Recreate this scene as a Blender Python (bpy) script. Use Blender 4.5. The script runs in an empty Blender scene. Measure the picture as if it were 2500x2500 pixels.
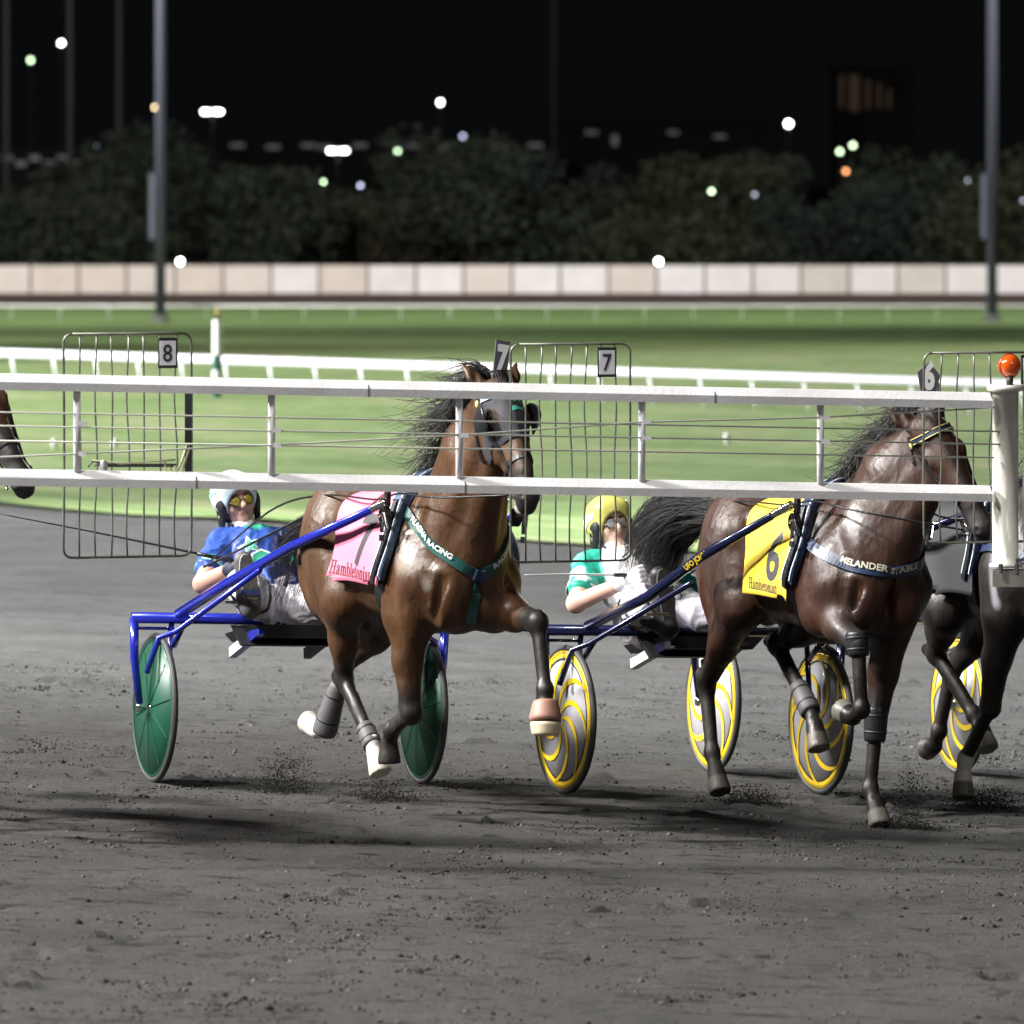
import bpy, bmesh, math, random
import numpy as np
from mathutils import Vector, Matrix
from mathutils.bvhtree import BVHTree
R = math.radians
random.seed(7); rng = np.random.default_rng(7)
S = bpy.context.scene
COL = S.collection

# ------------------------------------------------------------------ camera
cam_d = bpy.data.cameras.new('camera'); cam = bpy.data.objects.new('camera', cam_d); COL.objects.link(cam)
cam.location = (0, 0, 3.04); cam.rotation_euler = (R(90), 0, 0)
cam_d.sensor_width = 36; cam_d.lens = 252; cam_d.shift_y = -0.34
cam_d.clip_start = 1; cam_d.clip_end = 3000
cam_d.dof.use_dof = True; cam_d.dof.focus_distance = 33.4; cam_d.dof.aperture_fstop = 5.2; cam_d.dof.aperture_blades = 0
S.camera = cam

# ------------------------------------------------------------------ night sky
w = bpy.data.worlds.new('World'); S.world = w; w.use_nodes = True
nt = w.node_tree; bg = nt.nodes['Background']
sky = nt.nodes.new('ShaderNodeTexSky'); sky.sky_type = 'NISHITA'; sky.sun_disc = False
sky.sun_elevation = R(-6); sky.sun_rotation = R(200)
mixs = nt.nodes.new('ShaderNodeMixRGB'); mixs.inputs[0].default_value = .75
mixs.inputs[2].default_value = (.075, .078, .10, 1)
nt.links.new(sky.outputs[0], mixs.inputs[1]); nt.links.new(mixs.outputs[0], bg.inputs[0]); bg.inputs[1].default_value = 0.05

# ------------------------------------------------------------------ racetrack floodlights outside the frame, with added fill lamps among them
def flood(loc, target, watts, size, angle, col=(1, .97, .93)):
    d = bpy.data.lights.new('floodlight', 'SPOT'); d.energy = watts; d.shadow_soft_size = size
    d.spot_size = R(angle); d.spot_blend = .6; d.color = col
    o = bpy.data.objects.new('floodlight', d); COL.objects.link(o); o.location = loc
    v = Vector(target) - Vector(loc); o.rotation_euler = v.to_track_quat('-Z', 'Y').to_euler()
    return o
flood((-33, 27, 26), (0, 34, .8), 165000, 1.8, 50)
flood((-34, 45, 23), (0, 36, .8), 90000, 1.4, 50)
flood((-23, 10, 36), (0, 34, 0), 78000, 3.0, 60)
flood((26, -4, 24), (0, 45, 0), 9000, 3.0, 80)  # added weak fill from the right of the camera
flood((-30, 66, 27), (0, 56, 0), 400000, 1.2, 48, (.96, .98, 1))
flood((-48, 92, 26), (0, 97, 0), 520000, 1.2, 70, (.96, .96, 1))
flood((30, 150, 30), (0, 130, 0), 90000, 1.5, 115)
flood((-30, 165, 30), (-4, 200, -1), 150000, 1.5, 125)  # added lamp that brightens the dark turf band and the mast foot
flood((-26, 196, 30), (-4, 245, -1), 112000, 1.5, 105, (1, .98, .93))
flood((28, 200, 30), (8, 245, -1), 98000, 1.5, 105, (1, .98, .94))

S.view_settings.view_transform = 'Standard'; S.view_settings.look = 'None'
S.view_settings.exposure = 0; S.view_settings.gamma = 1
S.render.engine = 'CYCLES'
S.cycles.use_denoising = True
S.cycles.max_bounces = 5; S.cycles.sample_clamp_indirect = 4

# ------------------------------------------------------------------ material helpers
MATS = {}
def mat(name, col, rough=.5, metal=0, var=0, vscale=8, bump=0, bscale=40, emis=0, attr=None, coat=0, trans=0, spec=.5, stretch=None):
    if name in MATS: return MATS[name]
    m = bpy.data.materials.new(name); m.use_nodes = True; MATS[name] = m
    n = m.node_tree; b = n.nodes['Principled BSDF']
    b.inputs['Base Color'].default_value = (*col, 1); b.inputs['Roughness'].default_value = rough
    b.inputs['Metallic'].default_value = metal; b.inputs['Coat Weight'].default_value = coat
    b.inputs['Specular IOR Level'].default_value = spec
    b.inputs['Transmission Weight'].default_value = trans
    src = None
    if attr:
        a = n.nodes.new('ShaderNodeVertexColor'); a.layer_name = attr; src = a.outputs[0]
    tc = n.nodes.new('ShaderNodeTexCoord'); vec = tc.outputs['Object']
    if stretch:
        mp = n.nodes.new('ShaderNodeMapping'); mp.inputs['Scale'].default_value = stretch
        n.links.new(vec, mp.inputs[0]); vec = mp.outputs[0]
    if var:
        t = n.nodes.new('ShaderNodeTexNoise'); t.inputs['Scale'].default_value = vscale; t.inputs['Detail'].default_value = 6
        n.links.new(vec, t.inputs['Vector'])
        mr = n.nodes.new('ShaderNodeMapRange'); mr.inputs[1].default_value = .3; mr.inputs[2].default_value = .7
        mr.inputs[3].default_value = 1 - var; mr.inputs[4].default_value = 1 + var
        n.links.new(t.outputs[0], mr.inputs[0])
        mx = n.nodes.new('ShaderNodeVectorMath'); mx.operation = 'SCALE'
        if src: n.links.new(src, mx.inputs[0])
        else: mx.inputs[0].default_value = col
        n.links.new(mr.outputs[0], mx.inputs['Scale']); src = mx.outputs[0]
    if src: n.links.new(src, b.inputs['Base Color'])
    if bump:
        t2 = n.nodes.new('ShaderNodeTexNoise'); t2.inputs['Scale'].default_value = bscale; t2.inputs['Detail'].default_value = 5
        n.links.new(vec, t2.inputs['Vector'])
        bp = n.nodes.new('ShaderNodeBump'); bp.inputs['Strength'].default_value = bump; bp.inputs['Distance'].default_value = .02
        n.links.new(t2.outputs[0], bp.inputs['Height']); n.links.new(bp.outputs[0], b.inputs['Normal'])
    if emis:
        b.inputs['Emission Color'].default_value = (*col, 1); b.inputs['Emission Strength'].default_value = emis
    return m
WHITE = mat('white_paint', (.76, .76, .78), .42, var=.10, vscale=5, bump=.12, bscale=60)
STEEL = mat('steel', (.35, .35, .36), .35, .9)
CHROME = mat('chrome', (.7, .7, .7), .15, 1)
WIRE = mat('galvanised_wire', (.16, .16, .14), .45, .6, var=.5, vscale=6)
BLACK = mat('black_leather', (.012, .012, .014), .38, bump=.1)
BLACKM = mat('black_plastic', (.015, .015, .017), .5)
GLASSW = mat('white_plastic', (.75, .75, .75), .4)
INK = mat('black_ink', (.02, .02, .022), .6)
NAVY = mat('navy_strap', (.013, .028, .075), .4, bump=.1)
GREENS = mat('green_strap', (.012, .085, .078), .45, bump=.1)
RUBBER = mat('tyre_rubber', (.035, .036, .038), .6, var=.3, vscale=12)

# ------------------------------------------------------------------ object helpers
def tag(o, label=None, cat=None, group=None, kind=None):
    if label: o['label'] = label
    if cat: o['category'] = cat
    if group: o['group'] = group
    if kind: o['kind'] = kind
    return o
def empty(name, loc=(0, 0, 0), M=None):
    o = bpy.data.objects.new(name, None); COL.objects.link(o); o.empty_display_size = .1
    if M is not None: o.matrix_world = M
    else: o.location = loc
    return o
def mesh_obj(name, vs, fs, m, parent=None, smooth=False, attr=None):
    me = bpy.data.meshes.new(name)
    me.from_pydata([tuple(v) for v in vs], [], [tuple(f) for f in fs]); me.update()
    if smooth: me.polygons.foreach_set('use_smooth', [True] * len(me.polygons))
    if attr is not None:
        ca = me.color_attributes.new('coat', 'FLOAT_COLOR', 'POINT')
        a = np.ones((len(vs), 4), np.float32); a[:, :3] = attr; ca.data.foreach_set('color', a.ravel())
    if m: me.materials.append(m)
    o = bpy.data.objects.new(name, me); COL.objects.link(o)
    if parent: o.parent = parent
    return o
class MB:
    def __init__(s): s.v = []; s.f = []
    def add(s, vs, fs):
        k = len(s.v); s.v += [tuple(v) for v in vs]; s.f += [tuple(i + k for i in f) for f in fs]; return s
    def box(s, c, d, rot=None):
        c = Vector(c); P = []
        for x in (-1, 1):
            for y in (-1, 1):
                for z in (-1, 1):
                    p = Vector((x * d[0] / 2, y * d[1] / 2, z * d[2] / 2))
                    if rot is not None: p = rot @ p
                    P.append(c + p)
        return s.add(P, [(0, 1, 3, 2), (4, 6, 7, 5), (0, 4, 5, 1), (2, 3, 7, 6), (0, 2, 6, 4), (1, 5, 7, 3)])
    def tube(s, pts, r, n=8, cap=True, sx=1):
        pts = [Vector(p) for p in pts]; rr = r if isinstance(r, (list, tuple, np.ndarray)) else [r] * len(pts)
        up = None; V = []
        for i, p in enumerate(pts):
            t = (pts[min(i + 1, len(pts) - 1)] - pts[max(i - 1, 0)]).normalized()
            if up is None: up = t.orthogonal().normalized()
            up = (up - t * up.dot(t));
            up = up.normalized() if up.length > 1e-6 else t.orthogonal().normalized()
            sd = t.cross(up)
            for k in range(n):
                a = 2 * math.pi * k / n; V.append(p + (up * math.cos(a) * sx + sd * math.sin(a)) * rr[i])
        F = []
        for i in range(len(pts) - 1):
            for k in range(n):
                a = i * n + k; b = i * n + (k + 1) % n; F.append((a, b, b + n, a + n))
        if cap: F.append(tuple(range(n - 1, -1, -1))); F.append(tuple(range((len(pts) - 1) * n, len(pts) * n)))
        return s.add(V, F)
    def lathe(s, c, ax, prof, n=48, up=None):
        c = Vector(c); ax = Vector(ax).normalized(); u = Vector(up) if up else ax.orthogonal().normalized(); v = ax.cross(u); V = []
        for (r, h) in prof:
            for k in range(n):
                a = 2 * math.pi * k / n; V.append(c + ax * h + (u * math.cos(a) + v * math.sin(a)) * r)
        F = [(i * n + k, i * n + (k + 1) % n, (i + 1) * n + (k + 1) % n, (i + 1) * n + k) for i in range(len(prof) - 1) for k in range(n)]
        return s.add(V, F)
    def prism(s, prof, p0, p1, ax_u, ax_v):
        p0 = Vector(p0); p1 = Vector(p1); u = Vector(ax_u); v = Vector(ax_v); n = len(prof)
        V = [p0 + u * a + v * b for a, b in prof] + [p1 + u * a + v * b for a, b in prof]
        F = [(i, (i + 1) % n, n + (i + 1) % n, n + i) for i in range(n)] + [tuple(range(n - 1, -1, -1)), tuple(range(n, 2 * n))]
        return s.add(V, F)
    def build(s, name, m, parent=None, smooth=False):
        return mesh_obj(name, s.v, s.f, m, parent, smooth)
def spline(pts, n):
    P = [np.array(p, float) for p in pts]; P = [2 * P[0] - P[1]] + P + [2 * P[-1] - P[-2]]; out = []
    segs = len(P) - 3
    for i in range(n):
        t = i / (n - 1) * segs; k = min(int(t), segs - 1); t -= k; a, b, c, d = P[k:k + 4]
        out.append(.5 * ((2 * b) + (c - a) * t + (2 * a - 5 * b + 4 * c - d) * t * t + (3 * b - a - 3 * c + d) * t ** 3))
    return out

# ------------------------------------------------------------------ implicit surface modelling (smooth unions, meshed to one skin)
class Cap:
    def __init__(s, a, b, ra, rb, k=.04, ax=None, sc=1, sub=False):
        s.a = np.array(a, float); s.b = np.array(b, float); s.ra = ra; s.rb = rb; s.k = k
        s.ax = None if ax is None else np.array(ax, float) / np.linalg.norm(ax); s.sc = sc; s.sub = sub
    def bb(s, inf):
        r = max(s.ra, s.rb) * max(1, s.sc) + s.k + inf + .02
        return np.minimum(s.a, s.b) - r, np.maximum(s.a, s.b) + r
    def d(s, X, Y, Z):
        ab = s.b - s.a; L = ab @ ab + 1e-9
        px, py, pz = X - s.a[0], Y - s.a[1], Z - s.a[2]
        t = np.clip((px * ab[0] + py * ab[1] + pz * ab[2]) / L, 0, 1)
        vx, vy, vz = px - t * ab[0], py - t * ab[1], pz - t * ab[2]
        if s.ax is not None:
            q = (vx * s.ax[0] + vy * s.ax[1] + vz * s.ax[2]) * (1 / s.sc - 1)
            vx, vy, vz = vx + q * s.ax[0], vy + q * s.ax[1], vz + q * s.ax[2]
        d = np.sqrt(vx * vx + vy * vy + vz * vz) - (s.ra + (s.rb - s.ra) * t)
        return d * min(1, s.sc) if s.ax is not None else d
class Ell:
    def __init__(s, c, r, k=.04, Rm=None, sub=False):
        s.c = np.array(c, float); s.r = np.array(r, float); s.k = k; s.Rm = Rm; s.sub = sub
    def bb(s, inf):
        r = max(s.r) + s.k + inf + .02
        return s.c - r, s.c + r
    def d(s, X, Y, Z):
        px, py, pz = X - s.c[0], Y - s.c[1], Z - s.c[2]
        if s.Rm is not None:
            M = s.Rm   # rows = local axes
            px, py, pz = (px * M[0][0] + py * M[0][1] + pz * M[0][2], px * M[1][0] + py * M[1][1] + pz * M[1][2], px * M[2][0] + py * M[2][1] + pz * M[2][2])
        r = s.r; k0 = np.sqrt((px / r[0]) ** 2 + (py / r[1]) ** 2 + (pz / r[2]) ** 2) + 1e-9
        k1 = np.sqrt((px / r[0] ** 2) ** 2 + (py / r[1] ** 2) ** 2 + (pz / r[2] ** 2) ** 2) + 1e-9
        return k0 * (k0 - 1) / k1
def skin(prims, h, inf=0., noise=0., clip=None):
    B = [p.bb(inf) for p in prims if not p.sub]
    lo = np.min([b[0] for b in B], 0) - 2 * h; hi = np.max([b[1] for b in B], 0) + 2 * h
    n = np.ceil((hi - lo) / h).astype(int) + 1
    V = np.full(n, .3, np.float32)
    ax = [lo[i] + h * np.arange(n[i]) for i in range(3)]
    for p in prims:
        b0, b1 = p.bb(inf); i0 = np.clip(((b0 - lo) / h).astype(int), 0, n); i1 = np.clip(((b1 - lo) / h).astype(int) + 2, 0, n)
        if (i1 <= i0).any(): continue
        sl = tuple(slice(i0[i], i1[i]) for i in range(3))
        X = ax[0][sl[0]][:, None, None]; Y = ax[1][sl[1]][None, :, None]; Z = ax[2][sl[2]][None, None, :]
        d = p.d(X, Y, Z).astype(np.float32); c = V[sl]
        if p.sub:
            d = -d; hh = np.clip(.5 - .5 * (c - d) / p.k, 0, 1); V[sl] = c * (1 - hh) + d * hh + p.k * hh * (1 - hh)
        else:
            d -= inf; hh = np.clip(.5 + .5 * (c - d) / p.k, 0, 1); V[sl] = c * (1 - hh) + d * hh - p.k * hh * (1 - hh)
    if clip: # list of (point, normal): keep the side opposite to the normal
        X = ax[0][:, None, None]; Y = ax[1][None, :, None]; Z = ax[2][None, None, :]
        for q, nn in clip:
            nn = np.array(nn, float) / np.linalg.norm(nn)
            V = np.maximum(V, ((X - q[0]) * nn[0] + (Y - q[1]) * nn[1] + (Z - q[2]) * nn[2]).astype(np.float32))
    ins = V < 0
    c = np.zeros(tuple(n - 1), np.int8)
    offs = [(i, j, k) for i in (0, 1) for j in (0, 1) for k in (0, 1)]
    def sh(A, o): return A[o[0]:A.shape[0] - 1 + o[0], o[1]:A.shape[1] - 1 + o[1], o[2]:A.shape[2] - 1 + o[2]]
    for o in offs: c += sh(ins, o)
    act = (c > 0) & (c < 8); idx = np.argwhere(act); ids = np.full(act.shape, -1, np.int32); ids[act] = np.arange(len(idx))
    vals = {o: V[idx[:, 0] + o[0], idx[:, 1] + o[1], idx[:, 2] + o[2]] for o in offs}
    acc = np.zeros((len(idx), 3)); cnt = np.zeros(len(idx))
    for o in offs:
        for a in range(3):
            if o[a] == 0:
                q = list(o); q[a] = 1; q = tuple(q); va, vb = vals[o], vals[q]; m = (va < 0) != (vb < 0)
                t = np.where(m, va / np.where(m, va - vb, 1), 0); P = np.array(o, float)[None].repeat(len(idx), 0); P[:, a] += t
                acc[m] += P[m]; cnt[m] += 1
    vs = lo + h * (idx + acc / cnt[:, None])
    F = []
    for a in range(3):
        b, d_ = (a + 1) % 3, (a + 2) % 3
        s0 = [slice(None)] * 3; s1 = [slice(None)] * 3; s0[a] = slice(0, -1); s1[a] = slice(1, None)
        A, Bq = ins[tuple(s0)], ins[tuple(s1)]
        e = np.argwhere(A != Bq); e = e[(e[:, b] > 0) & (e[:, d_] > 0) & (e[:, b] < n[b] - 1) & (e[:, d_] < n[d_] - 1)]
        fl = A[e[:, 0], e[:, 1], e[:, 2]]
        def g(db, dd):
            q = e.copy(); q[:, b] -= db; q[:, d_] -= dd; return ids[q[:, 0], q[:, 1], q[:, 2]]
        Q = np.stack([g(1, 1), g(0, 1), g(0, 0), g(1, 0)], 1); Q[~fl] = Q[~fl][:, ::-1]; F.append(Q)
    F = np.concatenate(F); F = F[(F >= 0).all(1)]
    # light smoothing
    E = np.concatenate([F[:, [0, 1]], F[:, [1, 2]], F[:, [2, 3]], F[:, [3, 0]]])
    for _ in range(2):
        sm = np.zeros_like(vs); ct = np.zeros(len(vs))
        for a, b in ((0, 1), (1, 0)):
            np.add.at(sm, E[:, a], vs[E[:, b]]); np.add.at(ct, E[:, a], 1)
        vs = vs * .5 + .5 * sm / np.maximum(ct, 1)[:, None]
    return vs, F
def n3(P, sc, seed):
    T = np.random.default_rng(seed).random((32, 32, 32)); q = P / sc; i = np.floor(q).astype(int); f = q - i; f = f * f * (3 - 2 * f); i = i % 32; j = (i + 1) % 32
    g = lambda a, b, c: T[a, b, c]
    x0 = g(i[:, 0], i[:, 1], i[:, 2]) * (1 - f[:, 0]) + g(j[:, 0], i[:, 1], i[:, 2]) * f[:, 0]; x1 = g(i[:, 0], j[:, 1], i[:, 2]) * (1 - f[:, 0]) + g(j[:, 0], j[:, 1], i[:, 2]) * f[:, 0]
    x2 = g(i[:, 0], i[:, 1], j[:, 2]) * (1 - f[:, 0]) + g(j[:, 0], i[:, 1], j[:, 2]) * f[:, 0]; x3 = g(i[:, 0], j[:, 1], j[:, 2]) * (1 - f[:, 0]) + g(j[:, 0], j[:, 1], j[:, 2]) * f[:, 0]
    y0 = x0 * (1 - f[:, 1]) + x1 * f[:, 1]; y1 = x2 * (1 - f[:, 1]) + x3 * f[:, 1]; return y0 * (1 - f[:, 2]) + y1 * f[:, 2]
def vnormals(vs, F):
    a = np.cross(vs[F[:, 2]] - vs[F[:, 0]], vs[F[:, 3]] - vs[F[:, 1]]); N = np.zeros_like(vs)
    for k in range(4): np.add.at(N, F[:, k], a)
    return N / (np.linalg.norm(N, axis=1)[:, None] + 1e-12)
def folds(VF, amp, sc, seed, warp=.6, st=(1, 1, 1)):
    """creases: ridged noise pushed along the surface normal"""
    vs, F = VF; P = vs * np.array(st); P = P + warp * sc * np.stack([n3(P, sc * 2, seed + 1), n3(P, sc * 2, seed + 2), n3(P, sc * 2, seed + 3)], 1) * 2
    r = 1 - np.abs(2 * n3(P, sc, seed) - 1); r = r ** 2.2; r2 = 1 - np.abs(2 * n3(P, sc * .45, seed + 7) - 1)
    return vs + vnormals(vs, F) * (amp * (r - .45) + amp * .35 * (r2 ** 2 - .4))[:, None], F
def muscle(VF, seed):
    vs, F = VF; N = vnormals(vs, F); a = n3(vs * np.array([1, 1, .5]), .11, seed) - .5; v = 1 - np.abs(2 * n3(vs + .03 * n3(vs, .1, seed + 5)[:, None], .055, seed + 2) - 1)
    leg = np.clip((vs[:, 2] - .95) / .2, .25, 1)
    return vs + N * ((a * .0055) * leg + .0013 * np.clip((v - .82) / .18, 0, 1) * leg)[:, None], F
def skin_obj(name, VF, m, parent, col=None):
    vs, F = VF
    me = bpy.data.meshes.new(name); me.vertices.add(len(vs)); me.vertices.foreach_set('co', vs.astype(np.float32).ravel())
    me.loops.add(F.size); me.loops.foreach_set('vertex_index', F.astype(np.int32).ravel())
    me.polygons.add(len(F)); me.polygons.foreach_set('loop_start', np.arange(0, F.size, 4, dtype=np.int32)); me.polygons.foreach_set('loop_total', np.full(len(F), 4, np.int32))
    me.update(calc_edges=True); me.validate(); me.polygons.foreach_set('use_smooth', np.ones(len(me.polygons), bool))
    if col is not None:
        ca = me.color_attributes.new('coat', 'FLOAT_COLOR', 'POINT'); a = np.ones((len(vs), 4), np.float32); a[:, :3] = col; ca.data.foreach_set('color', a.ravel())
    me.materials.append(m); o = bpy.data.objects.new(name, me); COL.objects.link(o)
    if parent: o.parent = parent
    return o
def bvh_of(VF): return BVHTree.FromPolygons([tuple(v) for v in VF[0]], [tuple(int(i) for i in f) for f in VF[1]])
def paint(vs, base, zones):
    """zones: (a, b, radius, colour, softness) capsules of colour laid over the base"""
    col = np.tile(np.array(base, float), (len(vs), 1))
    for a, b, r, c, sf in zones:
        a = np.array(a, float); b = np.array(b, float); ab = b - a; t = np.clip(((vs - a) @ ab) / (ab @ ab + 1e-9), 0, 1)
        d = np.linalg.norm(vs - a - t[:, None] * ab, axis=1); wgt = np.clip((r - d) / sf + .5, 0, 1)[:, None]
        col = col * (1 - wgt) + np.array(c) * wgt
    return col

# ---- straps, decals and lettering that lie on a surface
def strap_path(pts, bvh, off=.006, n=40):
    P = []; N = []
    for p in spline(pts, n):
        q, nn, _, _ = bvh.find_nearest(Vector(p)); P.append(q + nn * off); N.append(nn)
    for _ in range(4):
        for i in range(1, n - 1): P[i] = (P[i - 1] + P[i] * 2 + P[i + 1]) / 4; N[i] = (N[i - 1] + N[i] + N[i + 1]).normalized()
    return P, N
def strap(name, PN, wd, th, m, parent):
    P, N = PN; V = []; F = []; n = len(P)
    for i in range(n):
        t = (P[min(i + 1, n - 1)] - P[max(i - 1, 0)]).normalized(); s = t.cross(N[i]).normalized(); nn = s.cross(t)
        if nn.dot(N[i]) < 0: nn = -nn
        for a, b in ((-1, -1), (1, -1), (1, 1), (-1, 1)): V.append(P[i] + s * a * wd / 2 + nn * b * th / 2)
    for i in range(n - 1):
        for k in range(4): F.append((i * 4 + k, i * 4 + (k + 1) % 4, i * 4 + 4 + (k + 1) % 4, i * 4 + 4 + k))
    F += [(3, 2, 1, 0), tuple((n - 1) * 4 + k for k in range(4))]
    return mesh_obj(name, V, F, m, parent)
def text2d(s, size=1, shear=0, sx=1, bold=0, align='CENTER'):
    cu = bpy.data.curves.new('t', 'FONT'); cu.body = s; cu.size = size; cu.shear = shear; cu.align_x = align; cu.offset = bold; cu.resolution_u = 3
    o = bpy.data.objects.new('t', cu); COL.objects.link(o); dg = bpy.context.evaluated_depsgraph_get(); dg.update()
    me = bpy.data.meshes.new_from_object(o.evaluated_get(dg)); bm = bmesh.new(); bm.from_mesh(me)
    bpy.data.objects.remove(o); bpy.data.curves.remove(cu); bpy.data.meshes.remove(me)
    bmesh.ops.triangulate(bm, faces=bm.faces)
    for v in bm.verts: v.co.x *= sx
    return bm
def poly2d(loops):
    cu = bpy.data.curves.new('t', 'CURVE'); cu.dimensions = '2D'; cu.fill_mode = 'BOTH'
    for lp in loops:
        sp = cu.splines.new('POLY'); sp.points.add(len(lp) - 1); sp.use_cyclic_u = True
        for q, p in zip(sp.points, lp): q.co = (p[0], p[1], 0, 1)
    o = bpy.data.objects.new('t', cu); COL.objects.link(o); dg = bpy.context.evaluated_depsgraph_get(); dg.update()
    me = bpy.data.meshes.new_from_object(o.evaluated_get(dg)); bm = bmesh.new(); bm.from_mesh(me)
    bpy.data.objects.remove(o); bpy.data.curves.remove(cu); bpy.data.meshes.remove(me)
    bmesh.ops.triangulate(bm, faces=bm.faces); return bm
def map2d(name, bm, fn, m, parent, maxlen=.03, th=0):
    for _ in range(5):
        es = [e for e in bm.edges if e.calc_length() > maxlen]
        if not es: break
        bmesh.ops.subdivide_edges(bm, edges=es, cuts=1); bmesh.ops.triangulate(bm, faces=bm.faces)
    vs = [fn(v.co.x, v.co.y) for v in bm.verts]; bm.verts.index_update(); fs = [tuple(v.index for v in f.verts) for f in bm.faces]; bm.free()
    return mesh_obj(name, vs, fs, m, parent)
def decal_fn(o, U, V, bvh, off=.004):
    o = Vector(o); U = Vector(U).normalized(); V = Vector(V).normalized(); N = U.cross(V).normalized()
    def fn(x, y):
        p = o + U * x + V * y; h = bvh.ray_cast(p + N * .5, -N, 1.2)
        return (h[0] + N * off) if h[0] is not None else p
    return fn
def path_fn(PN, start, flip=1, off=.004):
    P, N = PN; L = [0]
    for i in range(1, len(P)): L.append(L[-1] + (P[i] - P[i - 1]).length)
    def fn(x, y):
        s = min(max(start + x, 0), L[-1] - 1e-5); i = max(k for k in range(len(L)) if L[k] <= s); i = min(i, len(P) - 2)
        t = (s - L[i]) / (L[i + 1] - L[i]); p = P[i].lerp(P[i + 1], t); tg = (P[i + 1] - P[i]).normalized(); nn = N[i].lerp(N[i + 1], t)
        sd = nn.cross(tg).normalized(); nn = tg.cross(sd)
        if nn.dot(N[i]) < 0: nn = -nn
        return p + sd * y * flip + nn * off
    return fn
def hair(name, strands, m, parent, n=9, r=.003, sides=3):
    mb = MB()
    for pts in strands:
        q = spline(pts, n); mb.tube(q, [r * (1 - .85 * i / (n - 1)) for i in range(n)], sides, cap=False)
    return mb.build(name, m, parent, True)

# ------------------------------------------------------------------ ground
BANK = .034; TH = R(22); CT, ST = math.cos(TH), math.sin(TH)
def gz(x, y): return -BANK * (x * CT + (y - 35) * ST)
def edge_y(x): return np.maximum(65.1 - .95 * x, 48)
def ss(a, b, t): t = np.clip((t - a) / (b - a), 0, 1); return t * t * (3 - 2 * t)
def terr(x, y):
    t = ss(0, 10, y - edge_y(x)); z = gz(np.clip(x, -20, 20), y) * (1 - t) + -.33 * t
    return z - 1.27 * ss(118, 200, y)
def vnoise(X, Y, sx, sy, seed):
    r = np.random.default_rng(seed); T = r.random((256, 256)); x = X / sx; y = Y / sy
    i = np.floor(x).astype(int); j = np.floor(y).astype(int); fx = x - i; fy = y - j; fx = fx * fx * (3 - 2 * fx); fy = fy * fy * (3 - 2 * fy)
    g = lambda a, b: T[a % 256, b % 256]
    return (g(i, j) * (1 - fx) + g(i + 1, j) * fx) * (1 - fy) + (g(i, j + 1) * (1 - fx) + g(i + 1, j + 1) * fx) * fy
def grid_obj(name, xs, ys, zf, m, kind='structure', smooth=True):
    X, Y = np.meshgrid(xs, ys); Z = zf(X, Y); nx, ny = len(xs), len(ys)
    vs = np.stack([X, Y, Z], -1).reshape(-1, 3); i = np.arange((ny - 1) * nx).reshape(ny - 1, nx)[:, :-1].ravel()
    F = np.stack([i, i + 1, i + nx + 1, i + nx], 1); o = skin_obj(name, (vs, F), m, None)
    o['kind'] = kind; return o
dirt = mat('stone_dust', (.088, .086, .083), .92, spec=.15)
n = dirt.node_tree; b = n.nodes['Principled BSDF']; tc = n.nodes.new('ShaderNodeTexCoord')
def nz(scale, det, rough=.6):
    t = n.nodes.new('ShaderNodeTexNoise'); t.inputs['Scale'].default_value = scale; t.inputs['Detail'].default_value = det; t.inputs['Roughness'].default_value = rough
    n.links.new(tc.outputs['Object'], t.inputs['Vector']); return t
t1, t2, t3 = nz(45, 5, .85), nz(1.1, 6), nz(160, 2, .8)
r1 = n.nodes.new('ShaderNodeValToRGB'); r1.color_ramp.elements[0].position = .3; r1.color_ramp.elements[0].color = (.036, .035, .034, 1)
r1.color_ramp.elements[1].position = .72; r1.color_ramp.elements[1].color = (.115, .113, .109, 1)
n.links.new(t1.outputs[0], r1.inputs[0])
mr = n.nodes.new('ShaderNodeMapRange'); mr.inputs[1].default_value = .3; mr.inputs[2].default_value = .7; mr.inputs[3].default_value = .78; mr.inputs[4].default_value = 1.2
n.links.new(t2.outputs[0], mr.inputs[0])
mv = n.nodes.new('ShaderNodeVectorMath'); mv.operation = 'SCALE'; n.links.new(r1.outputs[0], mv.inputs[0]); n.links.new(mr.outputs[0], mv.inputs['Scale'])
mp_ = n.nodes.new('ShaderNodeMapping'); mp_.inputs['Scale'].default_value = (2.4, 5.5, 1); n.links.new(tc.outputs['Object'], mp_.inputs[0])
t4 = n.nodes.new('ShaderNodeTexNoise'); t4.inputs['Scale'].default_value = 1.6; t4.inputs['Detail'].default_value = 9; t4.inputs['Roughness'].default_value = .72; n.links.new(mp_.outputs[0], t4.inputs['Vector'])
m4 = n.nodes.new('ShaderNodeMapRange'); m4.inputs[1].default_value = .555; m4.inputs[2].default_value = .62; m4.inputs[3].default_value = 1; m4.inputs[4].default_value = .34; n.links.new(t4.outputs[0], m4.inputs[0])
mw_ = n.nodes.new('ShaderNodeVectorMath'); mw_.operation = 'SCALE'; n.links.new(mv.outputs[0], mw_.inputs[0]); n.links.new(m4.outputs[0], mw_.inputs['Scale'])
n.links.new(mw_.outputs[0], b.inputs['Base Color'])
bp = n.nodes.new('ShaderNodeBump'); bp.inputs['Strength'].default_value = .8; bp.inputs['Distance'].default_value = .02
ad = n.nodes.new('ShaderNodeMath'); ad.operation = 'ADD'; n.links.new(t1.outputs[0], ad.inputs[0]); n.links.new(t3.outputs[0], ad.inputs[1])
n.links.new(ad.outputs[0], bp.inputs['Height']); n.links.new(bp.outputs[0], b.inputs['Normal'])
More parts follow.
